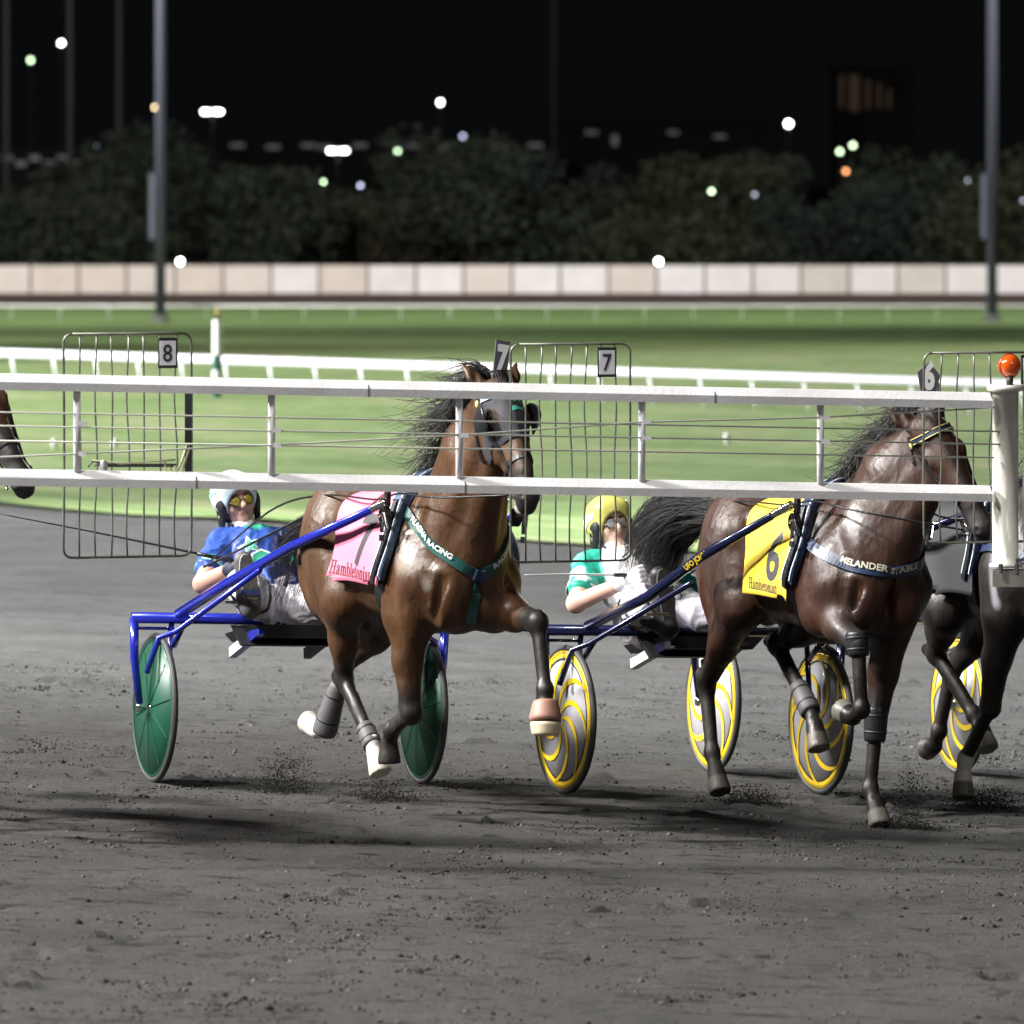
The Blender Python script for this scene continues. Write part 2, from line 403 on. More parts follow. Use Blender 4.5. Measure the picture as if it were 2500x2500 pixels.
def track_z(X, Y):
    z = terr(X, Y)
    f = ss(16, 18, Y) * (1 - ss(44, 50, Y)) * ss(-3.9, -3.4, X) * (1 - ss(3.4, 3.9, X))
    a = vnoise(X, Y, .30, .22, 1); c = vnoise(X, Y, .09, .09, 2); d = vnoise(X + 9, Y, .05, .05, 3); g = vnoise(X, Y + 5, .9, .7, 4)
    patch = ss(.52, .8, g)
    z = z + f * ((a - .5) * .010 + (c - .5) * .008 + (d - .5) * .007 - .030 * ss(.78, .92, a) * ss(.4, .7, c) * (.35 + patch) + .03 * ss(.86, .96, vnoise(X, Y, .12, .1, 8)) * patch)
    return z
xs = np.concatenate([np.linspace(-90, -4, 30), np.arange(-3.9, 3.9, .03), np.linspace(4, 90, 30)])
ys = np.concatenate([np.linspace(-12, 16, 10), np.arange(16.2, 49, .035), np.linspace(49.5, 140, 60)])
grid_obj('track', xs, ys, track_z, dirt)
def clods():
    r = np.random.default_rng(3); N = 95000
    y = 17.2 + 27 * r.random(N) ** .9; x = (r.random(N) * 2 - 1) * (y / 14 + .35)
    dens = vnoise(x + 20, y, .55, .9, 21) * .6 + vnoise(x + 20, y, .16, .3, 22) * .4; keep = r.random(N) < .10 + 1.3 * np.clip(dens - .42, 0, 1) * 2; x, y, dens = x[keep], y[keep], dens[keep]; n_ = len(x)
    s_ = .0016 + .0032 * r.random(n_) + .007 * r.random(n_) ** 16 + .004 * np.clip(dens - .68, 0, 1) * 4 * r.random(n_)
    z = gz(x, y) + s_ * .25 - .002
    oct_ = np.array([(1, 0, 0), (-1, 0, 0), (0, 1, 0), (0, -1, 0), (0, 0, 1), (0, 0, -1)], float); of = np.array([(0, 2, 4), (2, 1, 4), (1, 3, 4), (3, 0, 4), (2, 0, 5), (1, 2, 5), (3, 1, 5), (0, 3, 5)])
    J = .6 + .8 * r.random((n_, 6, 1)); V = np.stack([x, y, z], -1)[:, None, :] + oct_[None] * J * s_[:, None, None] * np.array([1.35, 1.2, 1.15])
    F = (np.arange(n_)[:, None, None] * 6 + of[None]).reshape(-1, 3); V = V.reshape(-1, 3)
    me = bpy.data.meshes.new('loose_dirt'); me.vertices.add(len(V)); me.vertices.foreach_set('co', V.astype(np.float32).ravel()); me.loops.add(F.size); me.loops.foreach_set('vertex_index', F.astype(np.int32).ravel())
    me.polygons.add(len(F)); me.polygons.foreach_set('loop_start', np.arange(0, F.size, 3, dtype=np.int32)); me.polygons.foreach_set('loop_total', np.full(len(F), 3, np.int32)); me.update(calc_edges=True)
    g = np.where(r.random(n_) < .45, .022, .075) * (.6 + .8 * r.random(n_)); g = np.where(r.random(n_) < .015, .16, g); c = np.repeat(g, 6); ca = me.color_attributes.new('coat', 'FLOAT_COLOR', 'POINT'); ca.data.foreach_set('color', np.stack([c, c * .985, c * .95, np.ones_like(c)], 1).astype(np.float32).ravel())
    me.materials.append(mat('clod', (.07, .068, .063), .95, spec=.1, attr='coat')); o = bpy.data.objects.new('loose_dirt', me); COL.objects.link(o)
    tag(o, 'loose crumbs of stone dust scattered over the racetrack', 'dirt', kind='stuff')
clods()

grass = mat('turf', (.1, .2, .05), .9, spec=.1)
n = grass.node_tree; b = n.nodes['Principled BSDF']; tc = n.nodes.new('ShaderNodeTexCoord')
mp = n.nodes.new('ShaderNodeMapping'); mp.inputs['Rotation'].default_value = (0, 0, R(43)); n.links.new(tc.outputs['Object'], mp.inputs[0])
def nz2(sc, stretch, det=4):
    m2 = n.nodes.new('ShaderNodeMapping'); m2.inputs['Scale'].default_value = stretch; n.links.new(mp.outputs[0], m2.inputs[0])
    t = n.nodes.new('ShaderNodeTexNoise'); t.inputs['Scale'].default_value = sc; t.inputs['Detail'].default_value = det; n.links.new(m2.outputs[0], t.inputs['Vector']); return t
ta = nz2(.35, (1, 3, 1), 5); tb = nz2(3, (1, 1, 1), 6)
ra = n.nodes.new('ShaderNodeValToRGB'); e = ra.color_ramp.elements
e[0].position = .32; e[0].color = (.10, .155, .05, 1); e[1].position = .72; e[1].color = (.26, .245, .14, 1)
x_ = e.new(.52); x_.color = (.155, .215, .085, 1)
n.links.new(ta.outputs[0], ra.inputs[0])
sc_ = n.nodes.new('ShaderNodeMapRange'); sc_.inputs[1].default_value = .3; sc_.inputs[2].default_value = .7; sc_.inputs[3].default_value = .75; sc_.inputs[4].default_value = 1.2
n.links.new(tb.outputs[0], sc_.inputs[0]); vm = n.nodes.new('ShaderNodeVectorMath'); vm.operation = 'SCALE'
n.links.new(ra.outputs[0], vm.inputs[0]); n.links.new(sc_.outputs[0], vm.inputs['Scale']); n.links.new(vm.outputs[0], b.inputs['Base Color'])
grassd = mat('turf_long', (.08, .118, .048), .95, var=.3, vscale=.6, spec=.1)
grassf = mat('turf_far', (.08, .122, .045), .95, var=.2, vscale=.4, spec=.1)
def sheet(name, lo, hi, dz, m, nx=120, ny=80, jit=0):
    xs = np.linspace(-95, 95, nx); vs = []; fs = []
    for j in range(ny):
        for i, x in enumerate(xs):
            a, b_ = lo(x), hi(x); t = (j / (ny - 1)) ** 1.5; y = a + (b_ - a) * t
            if j == 0 and jit: y += (vnoise(np.array(x), np.array(3.), 1.1, 1, 5) - .5) * jit * 2
            vs.append((x, y, float(terr(np.array(x), np.array(y))) + dz))
    for j in range(ny - 1):
        for i in range(nx - 1): k = j * nx + i; fs.append((k, k + 1, k + nx + 1, k + nx))
    o = mesh_obj(name, vs, fs, m, smooth=True); o['kind'] = 'structure'; return o
sheet('infield_grass', lambda x: float(edge_y(np.array(x))), lambda x: 150., .03, grass, 240, 60, .8)
sheet('turf_course', lambda x: 150. , lambda x: 203., .035, grassd)
sheet('far_grass', lambda x: 203., lambda x: 235., .04, grassf)
sheet('far_track', lambda x: 235., lambda x: 262., .045, mat('far_dirt', (.075, .052, .046), .95, var=.1, vscale=.3, spec=.1))
o = mesh_obj('ground', [(-900, 262, -1.62), (900, 262, -1.62), (900, 1500, -1.62), (-900, 1500, -1.62), (-900, -60, -6), (900, -60, -6)], [(0, 1, 2, 3), (4, 5, 1, 0)], mat('dark_earth', (.03, .032, .025), .95, var=.3, vscale=.05)); o['kind'] = 'structure'

# ------------------------------------------------------------------ background things
def rail(name, p0, p1, hgt, rr, sp, label, lean=.1):
    root = empty(name, p0); tag(root, label, 'rail')
    p0 = Vector(p0); p1 = Vector(p1); D = (p1 - p0); L = D.length; d = D / L
    MB().tube([Vector((0, 0, hgt)), D + Vector((0, 0, hgt))], rr, 12).build('top_rail', WHITE, root, True)
    k = 0; s = .3
    while s < L and k < 95:
        b_ = d * s; t = b_ + Vector((0, 0, hgt - rr * .5)) - d * lean
        MB().tube([b_, b_ * .4 + t * .6 , t], rr * .32, 6).build('post', WHITE, root, True); s += sp; k += 1
    return root
rail('infield_rail', (-17.4, 120.8, -.35), (15.5, 84.5, -.33), .47, .066, 1.02, 'low white running rail crossing the grass behind the horses, nearest the track', .12)
rail('far_rail', (-22, 209, -1.57), (22, 209, -1.57), .46, .03, 1.42, 'thin low white rail on the far turf in front of the panelled wall', 0)
# panelled far wall
wr = empty('barrier_wall', (0, 254.5, -1.6)); tag(wr, 'long low wall of pale square panels at the far side of the racecourse', 'wall')
pc = [(.56, .49, .44), (.67, .64, .64), (.58, .52, .48), (.60, .54, .50), (.64, .60, .59), (.53, .49, .45)]
r_ = random.Random(12)
for i in range(-17, 17):
    c = pc[r_.choice([0, 3, 2, 0, 1, 4])] if i < 0 else pc[r_.choice([1, 4, 5, 4, 1, 2])]
    MB().box((i * 1.71 + .85, 0, .52), (1.68, .12, 1.03)).build('panel', mat('wall_panel_%d' % pc.index(c), c, .8, var=.07, vscale=1.2), wr)
for i in range(-17, 18):
    MB().box((i * 1.71, 0, .5), (.10, .13, 1.04)).build('joint_post', mat('joint_grey', (.13, .12, .12), .8), wr)
MB().box((0, .16, 1.0), (58.2, .1, .07)).build('back_rail', mat('joint_grey', (.16, .15, .15), .8), wr)

def mast(x, y, z, h, r, label, col=(.065, .072, .10), extra=True):
    root = empty('light_mast', (x, y, z)); tag(root, label, 'mast', 'tall light masts on the infield' if extra else None)
    MB().tube([(0, 0, 0), (0, 0, h * .4), (0, 0, h)], [r, r * .9, r * .6], 16).build('pole', mat('mast_%s' % ('grey' if extra else 'dim'), col, .75), root, True)
    MB().tube([(0, 0, 0), (0, 0, .25)], [r * 1.6, r * 1.6], 16).build('base', mat('mast_base', (.1, .1, .1), .8), root)
    if extra: MB().box((-r - .09, 0, 3.4), (.16, .3, 1.9)).build('control_box', mat('mast_grey', col), root)
    mb = MB().box((0, 0, h), (2.6, .2, .2))
    for k in range(4): mb.box((-1 + k * .66, -.2, h + .25), (.5, .3, .45))
    mb.build('lamp_bracket', STEEL, root); return root
mast(-10.2, 208, -1.6, 24, .155, 'thick grey light mast left of centre on the far turf')
mast(14.0, 209, -1.6, 24, .155, 'thick grey light mast at the right edge of the far turf')
for u, h_, Y in ((15, 26, 330), (170, 27, 330), (290, 26, 340), (1352, 30, 420)):
    mast((u - 1250) / 17500 * Y, Y, -1.6 if u != 1352 else 2, h_, .13, {15: 'faint thin pole at the far left edge of the night background', 170: 'pale thin pole beside the white lamp at upper left', 290: 'faint thin pole between the pale pole and the thick left mast', 1352: 'pale thin pole rising above the trees at centre'}[u], (.075, .066, .065), False)

# distant lamps (real lamps that glow; pole + head)
def lampcol(n_, c, e): return mat('glow_' + n_, c, .5, emis=e)
GW, GG, GO, GD, GY, GB = lampcol('white', (1, .98, .96), 16), lampcol('greenish', (.72, 1, .62), 7), lampcol('orange', (1, .42, .16), 5.5), lampcol('dim', (.6, .66, .8), 1.3), lampcol('yellow', (1, .75, .4), 9), lampcol('blue', (.66, .72, 1), 3.2)
LP = [(75, 147, GG, 1, 'greenish white lamp alone at upper left'), (150, 105, GW, 1, 'white lamp on the pale thin pole at upper left'), (47, 375, GO, 1, 'orange lamp low at the far left edge'),
      (380, 262, GY, 1, 'warm yellow lamp just left of the thick left mast'), (518, 273, GW, 2, 'broad white double lamp right of the thick left mast'), (235, 360, GD, .8, 'small dim bluish lamp between the left poles'),
      (790, 444, GG, .75, 'small greenish lamp low over the trees left of centre'), (825, 368, GW, 2, 'broad white double lamp above the trees left of centre'), (880, 453, GB, .9, 'pale bluish lamp beside the small greenish one over the trees'),
      (971, 369, GG, .9, 'greenish lamp to the right of the broad white double lamp'), (1130, 333, GB, 1, 'bluish white double lamp near the centre'), (1075, 250, GW, 1, 'white lamp highest near the centre'),
      (1925, 302, GW, 1.35, 'bright white lamp at upper right on its own pole'), (2050, 370, GG, 1, 'left of the paired greenish lamps at right'), (2082, 355, GG, 1.05, 'right, higher one of the paired greenish lamps at right'),
      (2065, 418, GO, 1, 'orange lamp under the paired greenish lamps'), (1737, 467, GG, .95, 'greenish lamp in front of the right trees'), (1842, 475, GD, .9, 'dim bluish lamp in front of the right trees'),
      (2362, 441, GD, .7, 'dim grey lamp in the trees beside the right mast'), (2497, 490, GD, .8, 'dim lamp cut by the right edge in the trees')]
for u, v, m_, s_, lb in LP:
    Y = 520 if v < 430 else 258; x = (u - 1250) / 17500 * Y; z = 3.04 - (v - 400) / 17500 * Y
    k = Y / 520; g0 = -1.62
    root = empty('street_lamp', (x, Y, g0)); tag(root, 'distant ' + lb, 'lamp', 'distant lamps in the night background')
    hh = z - g0; MB().tube([(0, 0, 0), (0, 0, hh)], .09 * k if Y > 300 else .02, 6).build('pole', mat('lamp_pole', (.06, .055, .06), .7) if Y > 300 else mat('lamp_pole_dark', (.01, .01, .01), .9), root)
    if s_ == 2:
        for q in (-1, 1): MB().box((q * .42 * k, -.12, hh), (.56 * k, .22 * k, .22 * k)).build('lamp_head', m_, root)
    else: MB().lathe((0, -.12, hh), (0, -1, 0), [(0, -.1 * k), (.12 * s_ * k, -.08 * k), (.15 * s_ * k, 0), (.12 * s_ * k, .08 * k), (0, .1 * k)], 12).build('lamp_head', m_, root)
for u, lb in ((440, 'bright round floodlight standing on the wall top at left'), (1608, 'bright round floodlight standing on the wall top right of centre')):
    Y = 257.; x = (u - 1250) / 17500 * Y
    root = empty('wall_floodlight', (x, Y, -1.6)); tag(root, lb, 'floodlight', 'floodlights behind the far wall')
    MB().tube([(0, 0, 0), (0, 0, 1.1)], .04, 8).build('post', STEEL, root)
    MB().lathe((0, -.05, 1.14), (0, -1, 0), [(0, -.05), (.07, -.04), (.09, 0), (.07, .05), (0, .06)], 12).build('lamp_head', mat('glow_flood', (1, 1, 1), emis=25), root)
# far dark buildings with dim windows
def building(u0, u1, v0, Y, m_, wins, lb, wm):
    x0, x1 = (u0 - 1250) / 17500 * Y, (u1 - 1250) / 17500 * Y; top = 3.04 - (v0 - 400) / 17500 * Y
    root = empty('building', ((x0 + x1) / 2, Y, -1.6)); tag(root, lb, 'building')
    H_ = top + 1.6; W_ = x1 - x0
    MB().box((0, 6, H_ / 2), (W_, 12, H_)).build('wall', m_, root); MB().box((0, 6, H_ + .15), (W_ + .6, 12.6, .3)).build('roof', m_, root)
    for (a, bz, ww, wh) in wins: MB().box((a * W_ - W_ / 2, -.03, bz * H_), (ww, .08, wh)).build('window', wm, root)
DK = mat('dark_facade', (.022, .02, .022), .8, var=.3, vscale=.4)
building(-150, 330, 372, 480, DK, [(.35 + .07 * i, .93 - .07 * (i % 2), .7, .35) for i in range(9)], 'dark low building with faint windows behind the left trees', lampcol('window_dim', (.5, .5, .55), .09))
building(540, 1330, 345, 560, DK, [(.05 + .09 * i + .02 * (i % 3), .95 - .02 * (i % 2), 1.1, .3) for i in range(11)], 'long dark building with a row of faint lit windows behind the centre trees', lampcol('window_dim', (.5, .5, .55), .09))
building(1330, 1900, 300, 600, DK, [(.2, .9, 1.0, .3), (.3, .82, .5, .9), (.55, .9, .9, .3), (.75, .86, 1, .3)], 'dark building with a few faint windows behind the right trees', lampcol('window_dim', (.5, .5, .55), .09))
building(2045, 2230, 170, 640, DK, [(.05, .85, .35, 3.0), (.22, .84, .9, 3.2), (.40, .83, .35, 2.6), (.55, .82, .3, 2.2), (.68, .80, .3, 1.8)], 'dark tower block with faint brown vertical lit strips at upper right', lampcol('window_brown', (.42, .25, .14), .022))

# trees beyond the wall
LEAFV = []
def leafmesh(W, H_, seed, nleaf):
    r = np.random.default_rng(seed); nb = 13; C = []
    for i in range(nb):
        a = r.random() * 6.28; q = r.random() ** .6; z = r.random()
        C.append((math.cos(a) * q * W * .36, math.sin(a) * q * W * .3, H_ * (.16 + .66 * z), (.16 + .16 * r.random()) * W * (1.1 - .45 * z)))
    vs = []; fs = []
    for i in range(nleaf):
        c = C[r.integers(nb)]; d = r.normal(size=3); d /= np.linalg.norm(d); rad = c[3] * (.55 + .5 * r.random())
        p = np.array([c[0], c[1], c[2]]) + d * rad * np.array([1, 1, .85]); p[2] = max(p[2], .15)
        s = .10 + .13 * r.random(); u = r.normal(size=3); u /= np.linalg.norm(u); v = np.cross(u, r.normal(size=3)); v /= np.linalg.norm(v); k = len(vs)
        vs += [p - u * s, p + v * s * .5, p + u * s, p - v * s * .5]; fs.append((k, k + 1, k + 2, k + 3))
    return vs, fs, C
greens = [(.022, .029, .019), (.030, .034, .018), (.036, .031, .019), (.017, .023, .018)]
TR = [(-60, 430, 330, 3), (150, 480, 430, 0), (300, 330, 440, 0), (480, 300, 430, 3), (650, 400, 380, 0), (850, 520, 440, 1), (1010, 500, 420, 2), (1180, 335, 470, 0), (1320, 345, 420, 3), (1480, 480, 420, 2), (1620, 520, 380, 1),
      (1760, 380, 400, 1), (1900, 360, 380, 0), (2060, 420, 380, 3), (2200, 370, 420, 0), (2350, 400, 380, 0), (2520, 370, 430, 1), (980, 540, 330, 2), (1400, 520, 360, 2), (60, 500, 380, 0)]
TL = ['very dark tree cut off by the left edge of the photo', 'dark low tree between the pale thin pole and the left edge', 'tall dark tree right behind the thick left light mast', 'tall very dark tree below the broad lamp right of the left mast',
 'dark tree below the broad white lamp over the left trees', 'dull green low tree right under the pale bluish lamp', 'brownish low bush just left of the tall centre tree', 'tallest dark tree, at the centre left of the pale centre pole', 'tall very dark tree standing behind the pale centre pole',
 'brownish low tree right of the pale centre pole', 'low dull green bush left of the lamp before the right trees', 'green tree right behind the greenish lamp of the right half', 'dark tall tree under the bright lamp with its own pole', 'very dark tree below the orange lamp of the right half',
 'tall dark tree left of the thick right light mast', 'dark tree directly behind the thick right light mast', 'mid green tree cut off by the right edge of the photo', 'lowest brownish bush left of the centre, over the wall', 'low brownish bush above the bright floodlight right of centre', 'low dark tree in front of the pale thin pole at left']
for i, (u, v, wpx, gi) in enumerate(TR):
    Y = 268 + (i * 7) % 22; x = (u - 1250) / 17500 * Y; H_ = 3.04 - (v - 400) / 17500 * Y + 1.6; W_ = wpx / 17500 * Y * 1.22
    root = empty('tree', (x, Y, -1.6))
    tag(root, TL[i], 'tree', 'trees beyond the far wall')
    vs, fs, C = leafmesh(W_, H_, 40 + i, 5200)
    mesh_obj('crown', vs, fs, mat('leaves_%d' % gi, greens[gi], .8, var=.35, vscale=.5, spec=.2), root)
    tk = MB().tube([(0, 0, 0), (.1, 0, H_ * .35), (.05, 0, H_ * .7)], [.16, .11, .05], 7)
    for c in C[:6]: tk.tube([(.08, 0, H_ * .25), (c[0] * .6, c[1] * .6, c[2] * .8), (c[0], c[1], c[2])], [.07, .045, .02], 5)
    tk.build('trunk', mat('bark', (.05, .042, .035), .9), root, True)

# distance marker on the grass, delineator, white turf caps
mk = empty('marker_post', (-4.22, 102.4, -.33)); tag(mk, 'white and dark green banded marker post with yellow top by the infield rail', 'marker post')
GP = mat('dark_green_paint', (.012, .085, .05), .5)
for z0, z1, m_ in ((0, .2, GP), (.2, .42, WHITE), (.42, .64, GP), (.64, 1.14, WHITE)):
    MB().lathe((.018 * z0, 0, 0), (0, 0, 1), [(0, z0), (.066, z0), (.066, z1), (0, z1)], 16).build('band', m_, mk, False)
MB().tube([(0.02, 0, 1.14), (0.02, 0, 1.21)], .02, 8).build('stem', BLACK, mk)
MB().lathe((.02, 0, 1.25), (0, 0, 1), [(0, -.05), (.035, -.03), (.045, 0), (.03, .03), (0, .05)], 12).build('finial', mat('finial', (.3, .22, .05), .4), mk, True)
dl = empty('delineator_post', (1.32, 45.6, float(terr(np.array(1.32), np.array(45.6))))); tag(dl, 'red and white banded plastic post behind the second driver', 'post')
RED = mat('red_plastic', (.65, .05, .035), .4)
for i in range(5): MB().lathe((0.02 * i, 0, 0), (0, 0, 1), [(0, .17 * i), (.05 - .002 * i, .17 * i), (.048 - .002 * i, .17 * i + .17), (0, .17 * i + .17)], 16).build('band', RED if i % 2 == 0 else GLASSW, dl)
for i, (u, v, lb) in enumerate([(133, 1055, 'small white turf cap left of the cage numbered 8'), (281, 1066, 'small white turf cap seen through the cage numbered 8'), (1775, 1160, 'small white turf cap in the grass right of centre')]):
    Y = 84.; x = (u - 1250) / 17500 * Y; g0 = float(terr(np.array(x), np.array(Y)))
    c = MB().lathe((0, 0, 0), (0, 0, 1), [(0, .12), (.03, .11), (.035, .06), (.02, 0), (.02, -.02)], 10).build('turf_cap', GLASSW, None, True)
    c.location = (x, Y, g0 + (.45 if i < 2 else .1)); tag(c, lb, 'marker')
    if i < 2:
        c.location.z = g0 + .03

# ------------------------------------------------------------------ starting gate (arm runs from the pillar at right to the left, in front of the horses)
GA = Vector((-2.25, 31.5, 0)); GD_ = Vector((4.419, 1.5, 0)).normalized()
def arm(s, z, back=0): p = GA + GD_ * s + Vector((GD_.y * -back * -1 * -1, GD_.x * back, 0)) ; return Vector((GA.x + GD_.x * s, GA.y + GD_.y * s + back, z))
gate = empty('starting_gate', (2.1, 33, gz(2.1, 33))); tag(gate, 'white starting gate arm with wires, numbered cages and a round pillar under an amber lamp', 'starting gate')
GI = Matrix.Translation(-gate.location)
def gl(p): return Vector(p) - gate.location
NRM = Vector((-GD_.y, GD_.x, 0))
prof = [(-.035, -.036), (-.035, .0), (.0, .036), (.04, .036), (.04, -.036)]
def zt(s): return 2.095 - s * .0283 - .012
def zb(s): return 1.663 - s * .0302
for nm, zf in (('upper_beam', zt), ('lower_beam', zb)):
    MB().prism(prof, gl(arm(-1.2, zf(-1.2))), gl(arm(4.70, zf(4.7))), NRM, (0, 0, 1)).build(nm, WHITE, gate)
gate.location = gate.location
jt = MB()
for s_, zf in ((2.155, zb), (.90, zb), (3.35, zt), (1.7, zt)): jt.box(gl(arm(s_, zf(s_) - .008, -.037)), (.006, .004, .052))
jt.build('joint_gap', mat('joint_grey', (.13, .12, .12), .8), gate)
US = (0.35, 1.246, 2.126, 2.997, 3.864)
hooks = {.35: (1.895, 1.762), 1.246: (1.855, 1.789), 2.126: (1.822,), 2.997: (1.871, 1.80), 3.864: (1.882, 1.772)}
for s in US:
    u_ = MB().tube([gl(arm(s, zb(s) + .03)), gl(arm(s, zt(s) - .03))], .0165, 12).build('upright', WHITE, gate, True)
    for z in hooks[s]:
        MB().box(gl(arm(s + .022, z, -.012)), (.045, .02, .02)).build('wire_hook', WHITE, u_)
WW = mat('white_wire', (.55, .56, .5), .5)
for w_ in ([(-1.2, 1.985), (4.75, 1.807)], [(-1.2, 1.925), (4.75, 1.748)], [(-1.2, 1.858), (4.72, 1.687)], [(-1.2, 1.716), (0.35, 1.762), (1.246, 1.789), (2.126, 1.822), (2.997, 1.871), (3.864, 1.882), (4.72, 1.918)]):
    MB().tube([gl(arm(s, z, -.012)) for s, z in w_], .0042, 6).build('wire', WW, gate, True)
# pillar, lamp, bracket
PS = 4.80
MB().lathe(gl(arm(PS - .02, 0, .03)), (0, 0, 1), [(0, 1.18), (.075, 1.18), (.075, 1.195), (.06, 1.2), (.06, 1.99), (.085, 1.995), (.085, 2.02), (0, 2.02)], 40).build('pillar', mat('pillar_paint', (.68, .66, .60), .4, var=.08, vscale=9), gate, True)
MB().box(gl(arm(PS + .10, 1.6, .02)), (.05, .07, .86)).build('side_post', mat('grey_paint', (.33, .33, .35), .5), gate)
MB().box(gl(arm(PS + .42, 1.92, .05)), (.62, .05, .07)).box(gl(arm(PS + .42, 1.5, .05)), (.62, .05, .07)).build('far_frame', mat('grey_paint', (.3, .3, .32)), gate)
MB().box(gl(arm(PS + .05, 1.13, .02)), (.26, .16, .075)).build('base_bracket', mat('bracket_steel', (.36, .34, .31), .4, .5), gate)
mb = MB()
for q in (-.05, .03, .1): mb.tube([gl(arm(PS + q, 1.2, -.05)), gl(arm(PS + q, 1.155, -.05))], .011, 6)
mb.box(gl(arm(PS + .1, 1.215, -.04)), (.28, .02, .012)).build('bolt', STEEL, gate)
AMB = mat('amber_lens', (.75, .10, .012), .12, coat=.6, trans=.15)
bm_ = MB().tube([gl(arm(PS, 2.015, 0)), gl(arm(PS, 2.06, 0))], .016, 10).build('lamp_stem', BLACKM, gate, True)
MB().lathe(gl(arm(PS, 2.108, .015)), (.5, -.86, 0), [(0, -.055), (.035, -.05), (.052, -.02), (.055, 0), (.05, .02), (.038, .036), (.02, .045), (0, .048)], 32).build('amber_lamp', AMB, gate, True)
MB().lathe(gl(arm(PS, 2.108, .015)), (.5, -.86, 0), [(.05, -.01), (.058, -.008), (.058, .004), (.05, .006)], 32).build('lamp_rim', mat('amber_rim', (.3, .05, .01), .3), gate, True)
def cage(s0, s1, z1, z0, back, bars, name='wire_cage'):
    mb = MB(); r = .0052; bow = lambda z: .05 * math.sin((z - z0) / (z1 - z0) * math.pi)
    def pt(s, z): return gl(arm(s, z, back + bow(z)))
    c = .04; loop = []
    for (cs, cz, a0) in ((s0 + c, z1 - c, 90), (s0 + c, z0 + c, 180), (s1 - c, z0 + c, 270), (s1 - c, z1 - c, 0)):
        for k in range(5): a = R(a0 + k * 22.5); loop.append((cs + c * math.cos(a), cz + c * math.sin(a)))
    loop2 = []
    for i, p in enumerate(loop):
        q = loop[(i + 1) % len(loop)]; loop2.append(p)
        if abs(q[1] - p[1]) > .3:
            for k in range(1, 10): loop2.append((p[0] + (q[0] - p[0]) * k / 10, p[1] + (q[1] - p[1]) * k / 10))
    loop2.append(loop2[0]); mb.tube([pt(*p) for p in loop2], r * 1.1, 6)
    for i in range(1, bars):
        s = s0 + (s1 - s0) * i / bars; j = random.uniform(-.008, .008)
        mb.tube([pt(s + j * math.sin(k * 1.1), z0 + (z1 - z0) * k / 10) for k in range(11)], r * .8, 6)
    return mb.build(name, WIRE, gate, True)
def plate(cg, s, z, w_, h_, txt, back):
    rm = Matrix.Rotation(math.atan2(GD_.y, GD_.x), 3, 'Z')
    p = MB().box(gl(arm(s, z, back)), (w_, .012, h_), rm).build('number_plate', BLACKM, cg)
    MB().box(gl(arm(s, z, back - .008)), (w_ * .84, .006, h_ * .8), rm).build('plate_face', mat('plate_white', (.62, .62, .68), .5), cg)
    if txt:
        o0 = gl(arm(s, z - h_ * .28, back - .014)); bm = text2d(txt, h_ * .80, sx=.85, bold=.0015)
        map2d('numeral', bm, lambda x, y: o0 + GD_ * x + Vector((0, 0, y)), INK, cg)
c8 = cage(.275, .865, 2.285, 1.292, .2, 8); plate(c8, .757, 2.198, .088, .136, '8', .18)
c7 = cage(2.370, 2.945, 2.222, 1.235, .2, 8); plate(c7, 2.832, 2.138, .088, .136, '7', .18)
cR = cage(4.386, 4.97, 2.166, 1.288, .2, 7); plate(cR, 4.935, 2.085, .13, .136, '', .18)
MB().box(gl(arm(.853, 1.84, .16)), (.03, .03, .42)).build('cage_post', BLACKM, gate)
MB().tube([gl(arm(.44, 1.705, .1)), gl(arm(.80, 1.70, .1))], .008, 6).build('cage_rod', BLACKM, gate)
tg = mat('old_twine', (.42, .40, .26), .8)
MB().tube([gl(arm(s, z, .02)) for s, z in ((.42, 1.73), (.55, 1.715), (.7, 1.722), (.80, 1.728))], .004, 5).tube([gl(arm(s, z, .02)) for s, z in ((.80, 1.66), (.83, 1.72), (.855, 1.80), (.865, 1.78), (.84, 1.70), (.83, 1.66))], .005, 5).tube([gl(arm(s, z, .02)) for s, z in ((.76, 1.665), (.752, 1.72), (.775, 1.70), (.79, 1.66), (.8, 1.70))], .004, 5).build('twine', tg, gate, True)
MB().lathe(gl(arm(.47, 1.705, .02)), (0, 0, 1), [(0, -.03), (.016, -.02), (.02, 0), (.016, .02), (0, .03)], 10).build('spring_clip', mat('clip_grey', (.4, .4, .42), .5), gate, True)
MB().tube([gl(arm(.40, 1.70, .02)), gl(arm(.42, 1.725, .02)), gl(arm(.46, 1.72, .02)), gl(arm(.43, 1.705, .02))], .004, 5).build('latch_hook', BLACKM, gate, True)

GS = .955   # real size of the gate: a little smaller and nearer than the first survey
gate.scale = (GS, GS, GS); gate.location = (2.1 * GS, 33 * GS, gate.location.z * GS + 3.04 * (1 - GS))

# ------------------------------------------------------------------ rigs: frames of the three teams, axle centre on the banked ground, x forward, y to the horse's left
def frame(cx, cy, deg):
    a = R(deg); C = Vector((cx, cy, gz(cx, cy))); f = Vector((math.sin(a), -math.cos(a), 0)); l = Vector((math.cos(a), math.sin(a), 0))
    f.z = gz(cx + f.x, cy + f.y) - C.z; l.z = gz(cx + l.x, cy + l.y) - C.z; f.normalize(); l.normalize(); nn = f.cross(l)
    M = Matrix.Identity(4)
    for i in range(3): M[i][0] = f[i]; M[i][1] = l[i]; M[i][2] = nn[i]; M[i][3] = C[i]
    return M
FRM = {7: frame(-1.089, 34.751, 19), 6: frame(.875, 34.861, 22.5), 5: frame(1.649, 36.604, 20)}
HD = {7: 2.21, 6: 1.58, 5: 2.35}

